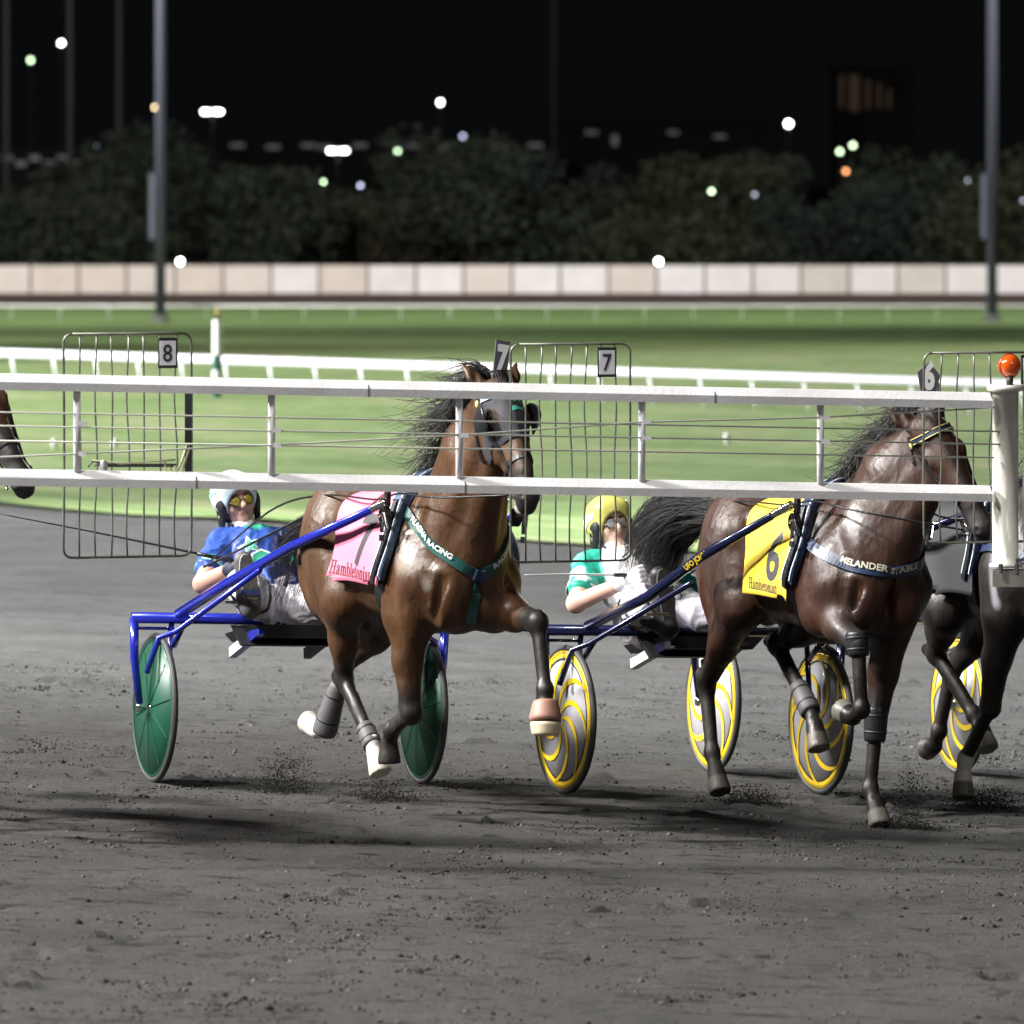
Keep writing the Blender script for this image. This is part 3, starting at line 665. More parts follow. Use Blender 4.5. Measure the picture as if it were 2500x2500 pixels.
# ------------------------------------------------------------------ sulkies
def sulky(k, cframe, cwheel, label, swirl, letter=None):
    root = empty('sulky', M=FRM[k]); tag(root, label, 'sulky', 'racing sulkies behind the horses')
    dx = HD[k] - 2.25
    fm = mat('sulky_' + cframe[0], cframe[1], .22, .35, coat=.7)
    MB().tube([(-.03, -.80, .79), (-.03, .80, .79)], .027, 16).build('cross_bar', fm, root, True)
    for s in (-1, 1):
        tip = Vector((2.26 + dx + (.05 if k == 7 else 0), s * .35, 1.42))
        sh = MB().tube([(-.02, s * .57, .81), (.55, s * .51, .985), (1.3 + dx * .5, s * .42, 1.20), tip], [.026, .026, .024, .019], 14).build('shaft', fm, root, True)
        MB().tube([(.08, s * .75, .53), (.10, s * .70, .70), (.14, s * .62, .74), (.98, s * .475, 1.075)], .014, 10).build('lower_brace', fm, sh, True)
        MB().tube([(.02, s * .60, .66), (.14, s * .60, .75)], .014, 8).build('inner_brace', fm, sh, True)
        cp = MB(); d_ = (tip - Vector((1.3 + dx * .5, s * .42, 1.2))).normalized()
        for q in range(8): cp.lathe(tip + d_ * (.02 + q * .021), d_, [(.016, 0), (.021, .005), (.021, .013), (.016, .019)], 12)
        cp.build('shaft_coupling', CHROME, sh, True)
        fk = MB().tube([(-.03, s * .79, .79), (-.02, s * .785, .6), (0, s * .755, .36)], [.022, .021, .017], 12).tube([(-.03, s * .60, .78), (0, s * .625, .36)], .014, 10).tube([(-.03, s * .78, .74), (-.03, s * .61, .74)], .008, 6).build('wheel_fork', fm, root, True)
        MB().lathe((0, s * .68, .36), (0, s, 0), [(0, .095), (.02, .095), (.026, .07), (.012, .06), (.012, .03), (.03, .02), (.03, -.05), (0, -.05)], 20).build('axle_nut', CHROME, fk, True)
        wh = empty('wheel', (0, s * .68, .36)); wh.parent = root; wh['label'] = 'wheel'; del wh['label']
        MB().lathe((0, 0, 0), (0, 1, 0), [(.345 + .0155 * math.cos(a), .016 * math.sin(a)) for a in [2 * math.pi * i / 12 for i in range(13)]], 72).build('tyre', RUBBER, wh, True)
        MB().lathe((0, 0, 0), (0, 1, 0), [(.322, -.014), (.332, -.014), (.332, .014), (.322, .014), (.322, -.014)], 72).build('rim', mat('rim_' + cwheel[0], cwheel[2], .3, .3, coat=.4), wh, True)
        MB().lathe((0, 0, 0), (0, 1, 0), [(.02, -.030), (.32, -.011), (.32, .011), (.02, .030)], 72).build('disc', mat('disc_' + cwheel[0], cwheel[1], .45, 0, var=.12, vscale=5, coat=.1), wh, True)
        if swirl:
            for side in (-1, 1):
                sw = MB()
                for q in range(8):
                    a0 = q * 2 * math.pi / 8 + .3; P = []; Wd = []
                    for t in np.linspace(0, 1, 14):
                        r = .03 + .285 * t; a = a0 + s * 1.35 * t ** 1.3 ; y = side * (.034 - .019 * t * (.95)); P.append((r * math.cos(a), y, r * math.sin(a))); Wd.append(.0055 + .0085 * math.sin(t * math.pi) ** .8)
                    V = []; F = []
                    for i, p in enumerate(P):
                        q0 = Vector(P[min(i + 1, 13)]) - Vector(P[max(i - 1, 0)]); sd = q0.cross(Vector((0, 1, 0))).normalized() * Wd[i]
                        V += [Vector(p) - sd, Vector(p) + sd]
                    for i in range(13): F.append((2 * i, 2 * i + 1, 2 * i + 3, 2 * i + 2))
                    sw.add(V, F)
                sw.lathe((0, side * .0145, 0), (0, 1, 0), [(.300, .001), (.318, .001)], 72).build('swirl', mat('yellow_vinyl', (.80, .55, .02), .4), wh)
            for side in (-1, 1): MB().lathe((0, side * .0155, 0), (0, 1, 0), [(.288, .0), (.296, .0)], 72).build('pinstripe', INK, wh)
        else:
            for side in (-1, 1):
                sp = MB()
                for q in range(10):
                    a = q * math.pi / 5 + .2; c_, s_ = math.cos(a), math.sin(a)
                    sp.tube([(.03 * c_, side * .0335, .03 * s_), (.30 * c_, side * .0165, .30 * s_)], .0022, 4)
                sp.build('spoke', mat('spoke_green', (.02, .15, .08), .3, .4), wh)
            MB().lathe((0, s * .004, 0), (0, 1, 0), [(.285, .012), (.292, .016), (.30, .013)], 72).build('hub_ring', mat('spoke_green', (.02, .15, .08)), wh)
    # seat, side rails and mud guard
    st = MB(); st.add([(-.34, -.24, .70), (.22, -.26, .78), (.22, .26, .78), (-.34, .24, .70), (-.34, -.2, .66), (.22, -.2, .72), (.22, .2, .72), (-.34, .2, .66)], [(0, 1, 2, 3), (7, 6, 5, 4), (0, 4, 5, 1), (1, 5, 6, 2), (2, 6, 7, 3), (3, 7, 4, 0)])
    st.build('seat', BLACK, root)
    ug = MB(); ug.add([(-.05, -.30, .76), (-.05, .30, .76), (.06, .16, .665), (.06, -.28, .665), (-.0, -.30, .75), (-.0, .30, .75), (.10, .16, .675), (.10, -.28, .675)], [(0, 1, 2, 3), (7, 6, 5, 4), (0, 3, 7, 4), (3, 2, 6, 7), (2, 1, 5, 6), (1, 0, 4, 5)])
    ug.build('splash_guard', BLACKM, root)
    for s in (-1, 1):
        rm = Matrix.Rotation(R(-17), 3, 'Y'); cc = Vector((-.02, s * .19 - .03, .685))
        rl = MB().box(cc, (.50, .035, .05), rm).build('seat_rail', fm if s < 0 else BLACKM, root)
        if s < 0: MB().box(cc + rm @ Vector((-.115, -.019, 0)), (.24, .006, .046), rm).build('rail_plate', GLASSW, rl)
    for s in (-1, 1):
        MB().box((.50, s * .44, .90), (.04, .12, .015)).tube([(.50, s * .44, .90), (.50, s * .50, .97)], .008, 6).build('stirrup', STEEL, root)
    if k == 6:
        MB().prism([(-.008, -.002), (.008, -.002), (.008, .002), (-.008, .002)], (.03, -.5745, .842), (.28, -.549, .921), (0, .3, .95), (.3, -.9, -.3)).build('sticker', mat('yellow_vinyl', (.80, .55, .02), .4), root)
    if letter:
        pth = [Vector((.62 + .6 * t, -.50 + .07 * t - .023, .985 + .018 + .155 * t + .02)) for t in np.linspace(0, 1, 20)]
    return root
BLUE = ('blue', (.018, .03, .42)); NV = ('navy', (.008, .012, .05))
YW = ('grey', (.36, .36, .39), (.75, .5, .02)); GRW = ('green', (.004, .062, .034), (.008, .10, .055))
sk7 = sulky(7, BLUE, GRW, 'bright blue racing sulky with solid green wheels at left', False)
sk6 = sulky(6, NV, YW, 'dark navy sulky with yellow swirl wheels behind the horse in the yellow cloth', True)
sk5 = sulky(5, ('ink', (.006, .009, .035)), YW, 'dark sulky with yellow swirl wheels half hidden behind the horse at the right edge', True)
# yellow lettering on the navy shaft
def shaft_letters(root, dx, txt, x0, size, m_):
    a = Vector((.55, -.51, .985)); b_ = Vector((1.3 + dx * .5, -.42, 1.20)); d_ = (b_ - a).normalized(); up = Vector((-.25, -.55, .8)); up = (up - d_ * up.dot(d_)).normalized(); nn = d_.cross(up)
    if nn.y > 0: nn = -nn
    map2d('shaft_lettering', text2d(txt, size, align='LEFT', bold=.001), lambda x, y: a + d_ * (x0 + x) + up * (y - size * .1) + up.cross(d_) * 0 + (nn * .0 + (up * .0)) + Vector((0, 0, 0)) + (up + nn).normalized() * .0 + nn * .0272 - up * .006, m_, root)
shaft_letters(sk6, HD[6] - 2.25, 'UFO JOHN', .36, .038, mat('yellow_vinyl', (.80, .55, .02)))

# ------------------------------------------------------------------ horses
def V3(*a): return np.array(a, float)
def norm(v): return v / np.linalg.norm(v)
def horse_prims(J):
    P = []
    A = lambda *a, **k: P.append(Cap(*a, **k)); E = lambda *a, **k: P.append(Ell(*a, **k))
    E((-.12, 0, 1.205), (.52, .27, .338), .05); E((-.48, 0, 1.18), (.46, .265, .285), .06)
    A((-.3, 0, 1.29), (-.78, 0, 1.315), .185, .185, .1)
    E((-.82, 0, 1.275), (.36, .245, .24), .08)
    A((-.3, 0, 1.44), (.08, 0, 1.50), .045, .05, .12)
    E((.28, 0, 1.14), (.24, .225, .27), .08)
    E((.34, 0, 1.28), (.2, .19, .26), .1)
    for s in (-1, 1):
        E((-.86, s * .14, 1.2), (.27, .165, .33), .07); E((-1.03, s * .12, 1.1), (.14, .12, .25), .06)
        A((-.56, s * .19, 1.37), (-.62, s * .20, 1.33), .06, .05, .09)
        A((.08, s * .135, 1.42), (.33, s * .215, 1.12), .075, .09, .09)     # shoulder blade
        E((.20, s * .195, 1.12), (.17, .10, .22), .06)                        # triceps
        E((.42, s * .10, 1.06), (.12, .105, .17), .05)                        # pectorals
    E((.52, 0, 1.10), (.07, .018, .14), .045, sub=True)
    for s in (-1, 1):
        A((.02, s * .30, 1.38), (.02, s * .31, 1.02), .016, .016, .05, sub=True); A((.24, s * .24, 1.50), (.46, s * .21, 1.22), .018, .014, .05, sub=True)
        A((.36, s * .235, 1.12), (.30, s * .27, .98), .018, .012, .04, sub=True); A((.50, s * .17, 1.12), (.44, s * .17, .95), .02, .012, .04, sub=True)
        A((-.62, s * .30, 1.22), (-.60, s * .29, 1.02), .022, .02, .06, sub=True); A((-.98, s * .28, 1.28), (-.92, s * .27, 1.0), .016, .014, .05, sub=True)
        A((-.45, s * .30, 1.30), (-.52, s * .28, 1.12), .035, .02, .07, sub=True)
    # neck
    po = V3(*J['poll']); mz = V3(*J['muzzle']); h = norm(mz - po)
    fwd = V3(*J.get('facefwd', (1, 0, .3))); nr = norm(fwd - h * (fwd @ h)); sd = np.cross(nr, h); sd = sd if sd[1] > 0 else -sd
    side = (0, 1, 0)
    nb = V3(.22, 0, 1.29); back = po - nr * .085 + h * .02; mid = (nb * .5 + back * .5) + V3(-.02, 0, .05)
    A(nb, mid, .258, .176, .08, ax=side, sc=.78); A(mid, back, .176, .115, .05, ax=sd, sc=.66)
    A(V3(.06, 0, 1.46), mid + V3(-.10, 0, .10), .07, .055, .08); A(mid + V3(-.10, 0, .10), po - nr * .11, .055, .045, .07)      # crest
    A(V3(.42, 0, 1.2), back + h * .16 + nr * .01, .11, .06, .08)                                                     # windpipe
    for s in (-1, 1): A(V3(.34, s * .13, 1.22), back + h * .1 + sd * s * .05, .07, .04, .05)
    # head
    H = lambda a, b, c: po + h * a + sd * b + nr * c
    A(H(.03, 0, 0), H(.2, 0, .0), .088, .092, .03); A(H(.2, 0, .015), H(.5, 0, .022), .082, .05, .03, ax=sd, sc=.82)
    A(H(.05, 0, .05), H(.45, 0, .05), .05, .032, .04)
    for s in (-1, 1):
        E(H(.22, s * .048, -.07), (.115, .034, .095), .03, Rm=np.array([h, sd, nr]))
        E(H(.175, s * .078, .04), (.05, .026, .03), .02, Rm=np.array([h, sd, nr]))
        A(H(.24, s * .06, .02), H(.42, s * .042, .01), .018, .008, .02)
    A(H(.2, 0, -.085), H(.52, 0, -.045), .055, .03, .03)
    E(H(.555, 0, .008), (.075, .058, .062), .03, Rm=np.array([h, sd, nr])); E(H(.60, 0, -.022), (.035, .044, .042), .02, Rm=np.array([h, sd, nr]))
    op = J.get('mouth', .0); E(H(.565, 0, -.058 - op), (.042, .034, .028), .02, Rm=np.array([h, sd, nr]))
    for s in (-1, 1):
        E(H(.575, s * .040, .04), (.026, .020, .022), .015, Rm=np.array([h, sd, nr]))
        E(H(.583, s * .048, .05), (.019, .013, .013), .008, Rm=np.array([h, sd, nr]), sub=True)
        e0, e1 = H(.0, s * .058, .0), H(-.165, s * (.085 + J.get('earspread', 0)), .0 + J.get('earfwd', .0))
        A(e0, (e0 + e1) / 2, .034, .034, .015, ax=nr, sc=.6); A((e0 + e1) / 2, e1, .034, .006, .01, ax=nr, sc=.6)
        E((e0 + e1) / 2 + nr * .022, (.055, .018, .014), .012, Rm=np.array([norm(e1 - e0), sd, nr]), sub=True)
    E(H(.60, 0, -.048), (.03, .05, .006), .006, Rm=np.array([h, sd, nr]), sub=True)
    # legs
    zones = []; F_ = J
    for nm in ('foreL', 'foreR'):
        s = 1 if nm[-1] == 'L' else -1; el, kn, ft, co, bo = [V3(*q) for q in J[nm]]
        A(V3(.12, s * .18, 1.15), el, .125, .10, .07); A(V3(.32, s * .17, 1.08), el * .5 + kn * .5, .09, .06, .07)
        A(el, el * .55 + kn * .45, .095, .066, .05, ax=side, sc=.9); A(el * .55 + kn * .45, kn, .070, .048, .03)
        E(kn, (.054, .050, .060), .02); A(kn, ft, .037, .032, .02, ax=side, sc=.92)
        bk = -norm(np.cross(norm(ft - kn), V3(0, 1, 0))); bk = bk if bk[0] < 0 else -bk
        A(kn + bk * .030, ft + bk * .028, .017, .020, .012); E(ft, (.045, .042, .047), .015)
        A(ft, co, .032, .036, .015); legend(P, co, bo); zones.append((kn, ft, co, bo))
    for nm in ('hindL', 'hindR'):
        s = 1 if nm[-1] == 'L' else -1; st, hk, ft, co, bo = [V3(*q) for q in J[nm]]
        hp = V3(-.80, s * .15, 1.23)
        A(hp, st, .19, .135, .07, ax=side, sc=.85); A(V3(-1.0, s * .13, 1.12), st * .45 + hk * .55, .13, .06, .07, ax=side, sc=.85)
        A(st, st * .5 + hk * .5, .12, .078, .05, ax=side, sc=.82); A(st * .5 + hk * .5, hk, .078, .042, .03, ax=side, sc=.9)
        bk = norm(np.cross(norm(ft - hk), V3(0, 1, 0))); bk = bk if bk[0] < 0 else -bk
        E(hk, (.055, .045, .062), .02); ph = hk + norm(hk - ft) * .065 + bk * .045; A(ph, hk + bk * .02, .026, .03, .02)
        A(ph, st * .45 + hk * .55 + bk * .04, .018, .025, .03); A(hk, ft, .040, .034, .02, ax=side, sc=.92); A(hk + bk * .034, ft + bk * .028, .018, .020, .012)
        E(ft, (.046, .042, .048), .015); A(ft, co, .033, .037, .015); legend(P, co, bo); zones.append((hk, ft, co, bo))
    # tail dock
    A((-1.12, 0, 1.34), J.get('dock', (-1.23, 0, 1.335)), .05, .035, .05)
    return P, zones, (po, h, sd, nr)
def legend(P, co, bo):
    d = norm(bo - co); P.append(Cap(co, bo, .043, .056, .01)); bo2 = bo + d * .06
    P.append(Ell(bo + d * .056, (.09, .09, .05), .004, Rm=basis(d), sub=True))
def basis(d):
    u = norm(np.cross(d, V3(0, 1, .01))); v = np.cross(d, u); return np.array([u, v, d])
COAT = mat('horse_coat', (.1, .05, .02), .42, attr='coat', var=.32, vscale=4.5, bump=.4, bscale=16, coat=.0, spec=.42, stretch=(1, 1, .5))
n = COAT.node_tree; b = n.nodes['Principled BSDF']; tcc = n.nodes.new('ShaderNodeTexCoord'); tr_ = n.nodes.new('ShaderNodeTexNoise'); tr_.inputs['Scale'].default_value = 5; tr_.inputs['Detail'].default_value = 8; tr_.inputs['Roughness'].default_value = .7
mcc = n.nodes.new('ShaderNodeMapping'); mcc.inputs['Scale'].default_value = (1, 1, .4); n.links.new(tcc.outputs['Object'], mcc.inputs[0]); n.links.new(mcc.outputs[0], tr_.inputs['Vector'])
mrr = n.nodes.new('ShaderNodeMapRange'); mrr.inputs[1].default_value = .38; mrr.inputs[2].default_value = .62; mrr.inputs[3].default_value = .34; mrr.inputs[4].default_value = .66; n.links.new(tr_.outputs[0], mrr.inputs[0]); n.links.new(mrr.outputs[0], b.inputs['Roughness'])
HAIRM = mat('black_hair', (.009, .008, .009), .5, spec=.35)
EYEM = mat('dark_eye', (.006, .005, .005), .06, coat=1)
HOOFM = (.10, .085, .07)
def horse(k, J, base, cloths):
    M = FRM[k] @ Matrix.Translation((HD[k], {7: -.03, 6: .025, 5: 0}[k], 0)) @ Matrix.Rotation(R({7: 4, 6: 1.0, 5: 0}[k]), 4, 'Z') @ Matrix.Diagonal((1, {7: .95, 6: .97, 5: 1}[k], 1, 1)); root = empty('horse', M=M)
    P, zones, (po, h, sd, nr) = horse_prims(J); VF = muscle(skin(P, .0082), k)
    blk = J.get('points', (.014, .011, .010)); Z = []
    for i, (kn, ft, co, bo) in enumerate(zones):
        Z.append((kn, ft, .12 if k == 7 else .17, blk, .07 if k == 7 else .12)); Z.append((ft, bo, .12, blk, .03))
        hc = J.get('hoof', {}).get(i, HOOFM)
        if i in J.get('sock', {}): Z.append((ft + (co - ft) * J['sock'][i], bo, .075, (.62, .60, .56), .012))
        Z.append((co + (bo - co) * .8, bo + (bo - co) * .3, .064, hc, .006))
    H = lambda a, b, c: po + h * a + sd * b + nr * c
    Z.append((H(.50, 0, 0), H(.66, 0, -.02), .10, J.get('muz', (.025, .022, .022)), .06))
    if J.get('lip'): Z.append((H(.57, -.02, -.075), H(.54, -.03, -.06), .042, (.42, .38, .36), .012))
    for s in (-1, 1): Z.append((H(-.165, s * .085, 0), H(-.12, s * .08, 0), .025, blk, .02))
    for s in (-1, 1): Z.append((H(.165, s * .08, .036), H(.19, s * .08, .036), .03, blk, .02))
    Z += J.get('zones', [])
    body = skin_obj('body', VF, COAT, root, paint(VF[0], base, Z))
    for s in (-1, 1):
        MB().lathe(H(.178, s * .085, .038), tuple(sd * s), [(.024 * math.cos(a), .021 * math.sin(a)) for a in np.linspace(0, math.pi / 2, 6)], 12).build('eye', EYEM, root, True)
    bv = bvh_of(VF)
    return root, bv, H, (po, h, sd, nr), VF

def mane(root, J, hd, bv, n, L, wind, seed):
    po, h, sd, nr = hd; r = np.random.default_rng(seed); st = []; back = po - nr * .10
    mid = (V3(.22, 0, 1.29) + back) / 2 + V3(-.15, 0, .17)
    crest = spline([V3(.06, 0, 1.54), mid, po - nr * .10 - h * .06, po - h * .09 - nr * .02], 40)
    for i in range(n):
        t = r.random(); c = crest[int(t * 39)]; q, nn, _, _ = bv.find_nearest(Vector(c)); p = V3(*q) - V3(*nn) * .008
        l = L * (.5 + .7 * r.random()) * (.55 + .45 * math.sin(t * 3.1)); w_ = V3(*wind) + r.normal(size=3) * V3(.28, .22, .22)
        p1 = p + V3(*nn) * .03 + w_ * l * .3 + V3(0, 0, .02); p2 = p + w_ * l * .65 + V3(0, 0, -.01) + r.normal(size=3) * .015; p3 = p + w_ * l + V3(0, 0, -.10 * r.random()) + r.normal(size=3) * .03
        st.append([p, p1, p2, p3])
    # forelock
    for i in range(n // 14):
        p = po - h * .085 + nr * .02 + sd * r.normal() * .02; st.append([p, p + nr * .06 + h * .03, p + nr * .07 + h * .12, p + nr * .055 + h * .2 + sd * r.normal() * .03])
    return hair('mane', st, HAIRM, root, 8, .0034)
def tail(root, path, n, spread, seed, r0=.0034):
    r = np.random.default_rng(seed); C = [V3(*p) for p in path]; st = []
    for i in range(n):
        e = r.normal(size=3); e /= max(1, np.linalg.norm(e)); cut = 1 - .45 * r.random() ** 2; pts = []
        m_ = len(C)
        for j in range(m_):
            t = j / (m_ - 1) * cut; x = t * (m_ - 1); a = int(min(x, m_ - 2)); f = x - a
            pts.append(C[a] * (1 - f) + C[a + 1] * f + e * spread * (.12 + 1.0 * min(1, t * 1.8)) * V3(1, .8, .9) + r.normal(size=3) * .02 * t)
        st.append(pts)
    return hair('tail', st, HAIRM, root, 12, r0)
def head_ring(hd, a, off, wd, m_, parent, bv, name, c0=0, frac=(0, 1), tiltn=0, n=44):
    po, h, sd, nr = hd; pts = []
    for i in range(n):
        an = 2 * math.pi * (frac[0] + (frac[1] - frac[0]) * i / (n - 1)); dd = nr * math.cos(an) + sd * math.sin(an)
        o_ = po + h * (a - tiltn * math.cos(an)) + nr * c0; hit = bv.ray_cast(Vector(o_ + dd * .4), Vector(-dd), .5)
        if hit[0] is not None and (hit[0] - Vector(o_)).length < .2: pts.append((hit[0] + Vector(dd) * off, Vector(dd)))
    if len(pts) < 4: return None
    P = [p for p, _ in pts]; N = [q for _, q in pts]
    for _ in range(2):
        for i in range(1, len(P) - 1): P[i] = (P[i - 1] + 2 * P[i] + P[i + 1]) / 4
    return strap(name, (P, N), wd, .005, m_, parent)
def bridle(root, hd, bv, band, hood=None, blinkers=True):
    po, h, sd, nr = hd; H = lambda a, b, c: Vector(po + h * a + sd * b + nr * c)
    br = head_ring(hd, .045, .008, .026, band, root, bv, 'browband', .0, (-.27, .27), -.035)
    for q_, o_ in ((-.013, .0), (.013, .0)):
        head_ring(hd, .045 + q_, .012, .004, mat('pale_yellow_trim', (.6, .52, .18), .5) if not blinkers else mat('piping', (.5, .55, .62), .5), br or root, bv, 'band_trim', .0, (-.27, .27), -.035)
    nb = head_ring(hd, .40, .007, .022, BLACK, root, bv, 'noseband', -.02)
    for s in (-1, 1):
        pn = strap_path([H(.02, s * .10, -.03), H(.2, s * .12, -.01), H(.38, s * .09, -.01), H(.52, s * .07, -.02)], bv, .007, 24); ck = strap('cheek_strap', pn, .026, .006, BLACK, root)
        MB().lathe(H(.05, s * .108, -.03), tuple(sd * s), [(0, .006), (.014, .005), (.018, 0), (0, -.002)], 14).build('rosette', mat('pale_yellow_trim', (.6, .52, .18), .5), ck, True)
        MB().lathe(H(.53, s * .066, -.03), tuple(sd * s), [(.028 + .004 * math.cos(a), .004 * math.sin(a)) for a in np.linspace(0, 6.283, 7)], 20).build('bit_ring', CHROME, ck, True)
        pn = strap_path([H(.0, s * .09, -.05), H(.12, s * .10, -.11), H(.22, s * .05, -.18), H(.24, 0, -.19)], bv, .007, 20); strap('throat_latch', pn, .015, .005, BLACK, root)
        if blinkers:
            V = []; F = []; nu, nv = 9, 9
            for i in range(nu):
                for j in range(nv):
                    u = -1 + 2 * i / (nu - 1); v = -1 + 2 * j / (nv - 1); rr = min(1, 1 / max(1e-6, math.hypot(u, v))) if math.hypot(u, v) > 1 else 1; u *= rr; v *= rr
                    V.append(H(.165 + u * .075, s * (.118 + .028 * (1 - u * u)) , .005 + v * .058 + .02)); 
            for i in range(nu - 1):
                for j in range(nv - 1): a = i * nv + j; F.append((a, a + 1, a + nv + 1, a + nv))
            o = mesh_obj('blinker', V, F, BLACK, root, True); md = o.modifiers.new('t', 'SOLIDIFY'); md.thickness = .008
    pn = strap_path([H(-.03, 0, .08), H(.12, 0, .12), H(.3, 0, .1), H(.4, 0, .09)], bv, .007, 24); strap('face_strap', pn, .012, .004, BLACK, root)
def num_plate(root, hd, txt, shape, lean, off=.02, up0=.0):
    po, h, sd, nr = hd; o0 = Vector(po + V3(0, 0, .045 + up0) + nr * off); up = Vector(norm(V3(lean[0], lean[1], 1))); sx = Vector(sd); sx = (sx - up * sx.dot(up)).normalized(); nn = sx.cross(up); 
    if nn.dot(Vector(nr)) < 0: nn = -nn
    rt = -sx if sx.cross(up).dot(nn) < 0 else sx
    fr = up; pl = MB()
    if shape == 'rect': q = [(-.036, .0), (.036, .0), (.036, .17), (-.036, .17)]
    else: q = [(-.035, .0), (.035, .0), (.055, .09), (.0, .15), (-.055, .10)]
    n_ = len(q); A_ = [o0 + rt * a + up * b_ for a, b_ in q]; B_ = [p - nn * .008 for p in A_]
    pl.add(A_ + B_, [tuple(range(n_)), tuple(range(2 * n_ - 1, n_ - 1, -1))] + [(i, i + n_, (i + 1) % n_ + n_, (i + 1) % n_) for i in range(n_)])
    pl.tube([o0 - up * (.06 + up0) - nn * .004, o0 + up * .02 - nn * .004], .012, 8)
    pp = pl.build('head_number', mat('plate_slate', (.08, .075, .10), .5), root)
    bm = text2d(txt, .17, sx=.62, bold=.009); map2d('head_numeral', bm, lambda x, y: o0 + rt * x + up * (y + .028) + nn * .003, GLASSW, pp)
    return pp
def number_cloth(root, bv, m_, x0t, x1t, x0b, x1b, zbot, off=.012):
    # both flanks and the back in one sheet
    nu, nv = 22, 61; V = np.zeros((nu, nv, 3))
    for i in range(nu):
        t = i / (nu - 1)
        for j in range(nv):
            v = -1 + 2 * j / (nv - 1); s = 1 if v >= 0 else -1; a = abs(v)
            x = (x0t + (x1t - x0t) * t) * (1 - a) + (x0b + (x1b - x0b) * t) * a
            an = a * R(128); dd = Vector((0, s * math.sin(an), math.cos(an))); x -= .10 * max(0, 1 - a * 1.6); o_ = Vector((x, 0, 1.2)); hit = bv.ray_cast(o_ + dd * .9, -dd, 1.2)
            p = (hit[0] if hit[0] else o_ + dd * .25) + dd * off; V[i, j] = p
    c = nv // 2
    for i in range(nu):     # below the widest point the cloth hangs straight
        for s in (-1, 1):
            y = 0
            for j in range(c, (nv if s > 0 else -1), s):
                y = max(y, abs(V[i, j, 1])); V[i, j, 1] = s * y if j != c else 0
                pass
            zt_ = V[i, c, 2]
    for _ in range(14):
        Y0 = V[:, :, 1].copy(); Z0 = V[:, :, 2].copy()
        V[1:-1, :, 1] = (Y0[:-2] + 2 * Y0[1:-1] + Y0[2:]) / 4; V[:, 1:-1, 1] = (V[:, :-2, 1] + 4 * V[:, 1:-1, 1] + V[:, 2:, 1]) / 6; V[1:-1, :, 2] = (Z0[:-2] + 2 * Z0[1:-1] + Z0[2:]) / 4
    V[:, :, 1] *= 1.03
    for i in range(nu):
        for j in range(nv): V[i, j, 1] += (1 if j > c else -1 if j < c else 0) * (.004 * math.sin(i * .55 + 1) * abs(j - c) / c + .012 * abs(j - c) / c)
    V = V.reshape(-1, 3); F = [(i * nv + j, i * nv + j + 1, (i + 1) * nv + j + 1, (i + 1) * nv + j) for i in range(nu - 1) for j in range(nv - 1)]
    V[:, 2] = np.where(V[:, 2] < zbot, zbot + .012 * np.sin(V[:, 0] * 9) + .03 * V[:, 0], V[:, 2])
    keep = [f for f in F if max(V[q][2] for q in f) > zbot + .045 or min(V[q][2] for q in f) > zbot + .03]
    o = mesh_obj('number_cloth', V, keep, m_, root, True); md = o.modifiers.new('t', 'SOLIDIFY'); md.thickness = .004
    b2 = BVHTree.FromPolygons([tuple(v) for v in V], keep); return o, b2
def harness(root, bv, xg, pad_col, side_pad=True):
    # saddle pad arch, girth, straps
    pts = []
    P = []; N = []
    for i in range(70):
        an = -R(180) + R(360) * i / 69; dd = Vector((0, math.sin(an), math.cos(an))); o_ = Vector((xg - .30 * max(0, (abs(an) - R(85)) / R(95)) - .17 * max(0, 1 - abs(an) / R(75)), 0, 1.2)); hit = bv.ray_cast(o_ + dd * .8, -dd, 1.0)
        if hit[0]: P.append(hit[0] + dd * .012); N.append(dd)
    for _ in range(3):
        for i in range(1, len(P) - 1): P[i] = (P[i - 1] + 2 * P[i] + P[i + 1]) / 4
    gi = strap('girth', (P, N), .085, .008, BLACK, root)
    Q = [(p + nn * .018, nn) for p, nn in zip(P, N) if abs(math.atan2(nn.y, nn.z)) < R(102)]
    sp = strap('saddle_pad', ([q[0] for q in Q], [q[1] for q in Q]), .10, .026, pad_col, root)
    for q_ in (-.042, .042):
        strap('pad_piping', ([q[0] + Vector((q_, 0, 0)) + q[1] * .018 for q in Q], [q[1] for q in Q]), .008, .005, mat('piping', (.5, .55, .62), .5), sp)
    Q2 = [(p + nn * .042, nn) for p, nn in zip(P, N) if R(40) < abs(math.atan2(nn.y, nn.z)) < R(112) and nn.y < 0]
    strap('billet_strap', ([q[0] for q in Q2], [q[1] for q in Q2]), .032, .01, BLACK, root)
    tgp = [q for q in Q2]; m0 = Q2[len(Q2) * 3 // 5][0] if Q2 else Vector((xg, -.33, 1.4))
    for s in (-1, 1):
        c = Vector((xg + .0, s * .335, 1.40))
        MB().lathe(c, (0, s, 0), [(.034, -.012), (.042, -.012), (.042, .018), (.034, .018), (.034, -.012)], 18).box(c + Vector((.02, 0, .10)), (.035, .02, .12)).build('shaft_loop', BLACK, root)
        bk = MB().box(c + Vector((.035, s * .03, -.10)), (.035, .012, .028)).box(c + Vector((.035, s * .03, -.02)), (.014, .014, .11)).tube([c + Vector((.0, s * .03, .0)), c + Vector((.06, s * .035, .01)), c + Vector((.075, s * .02, -.06))], .009, 8).build('buckle', CHROME, root)
    return P
def rein(root, pts, r=.005, name='rein'): return MB().tube(spline(pts, 40), r, 6).build(name, BLACK, root, True)
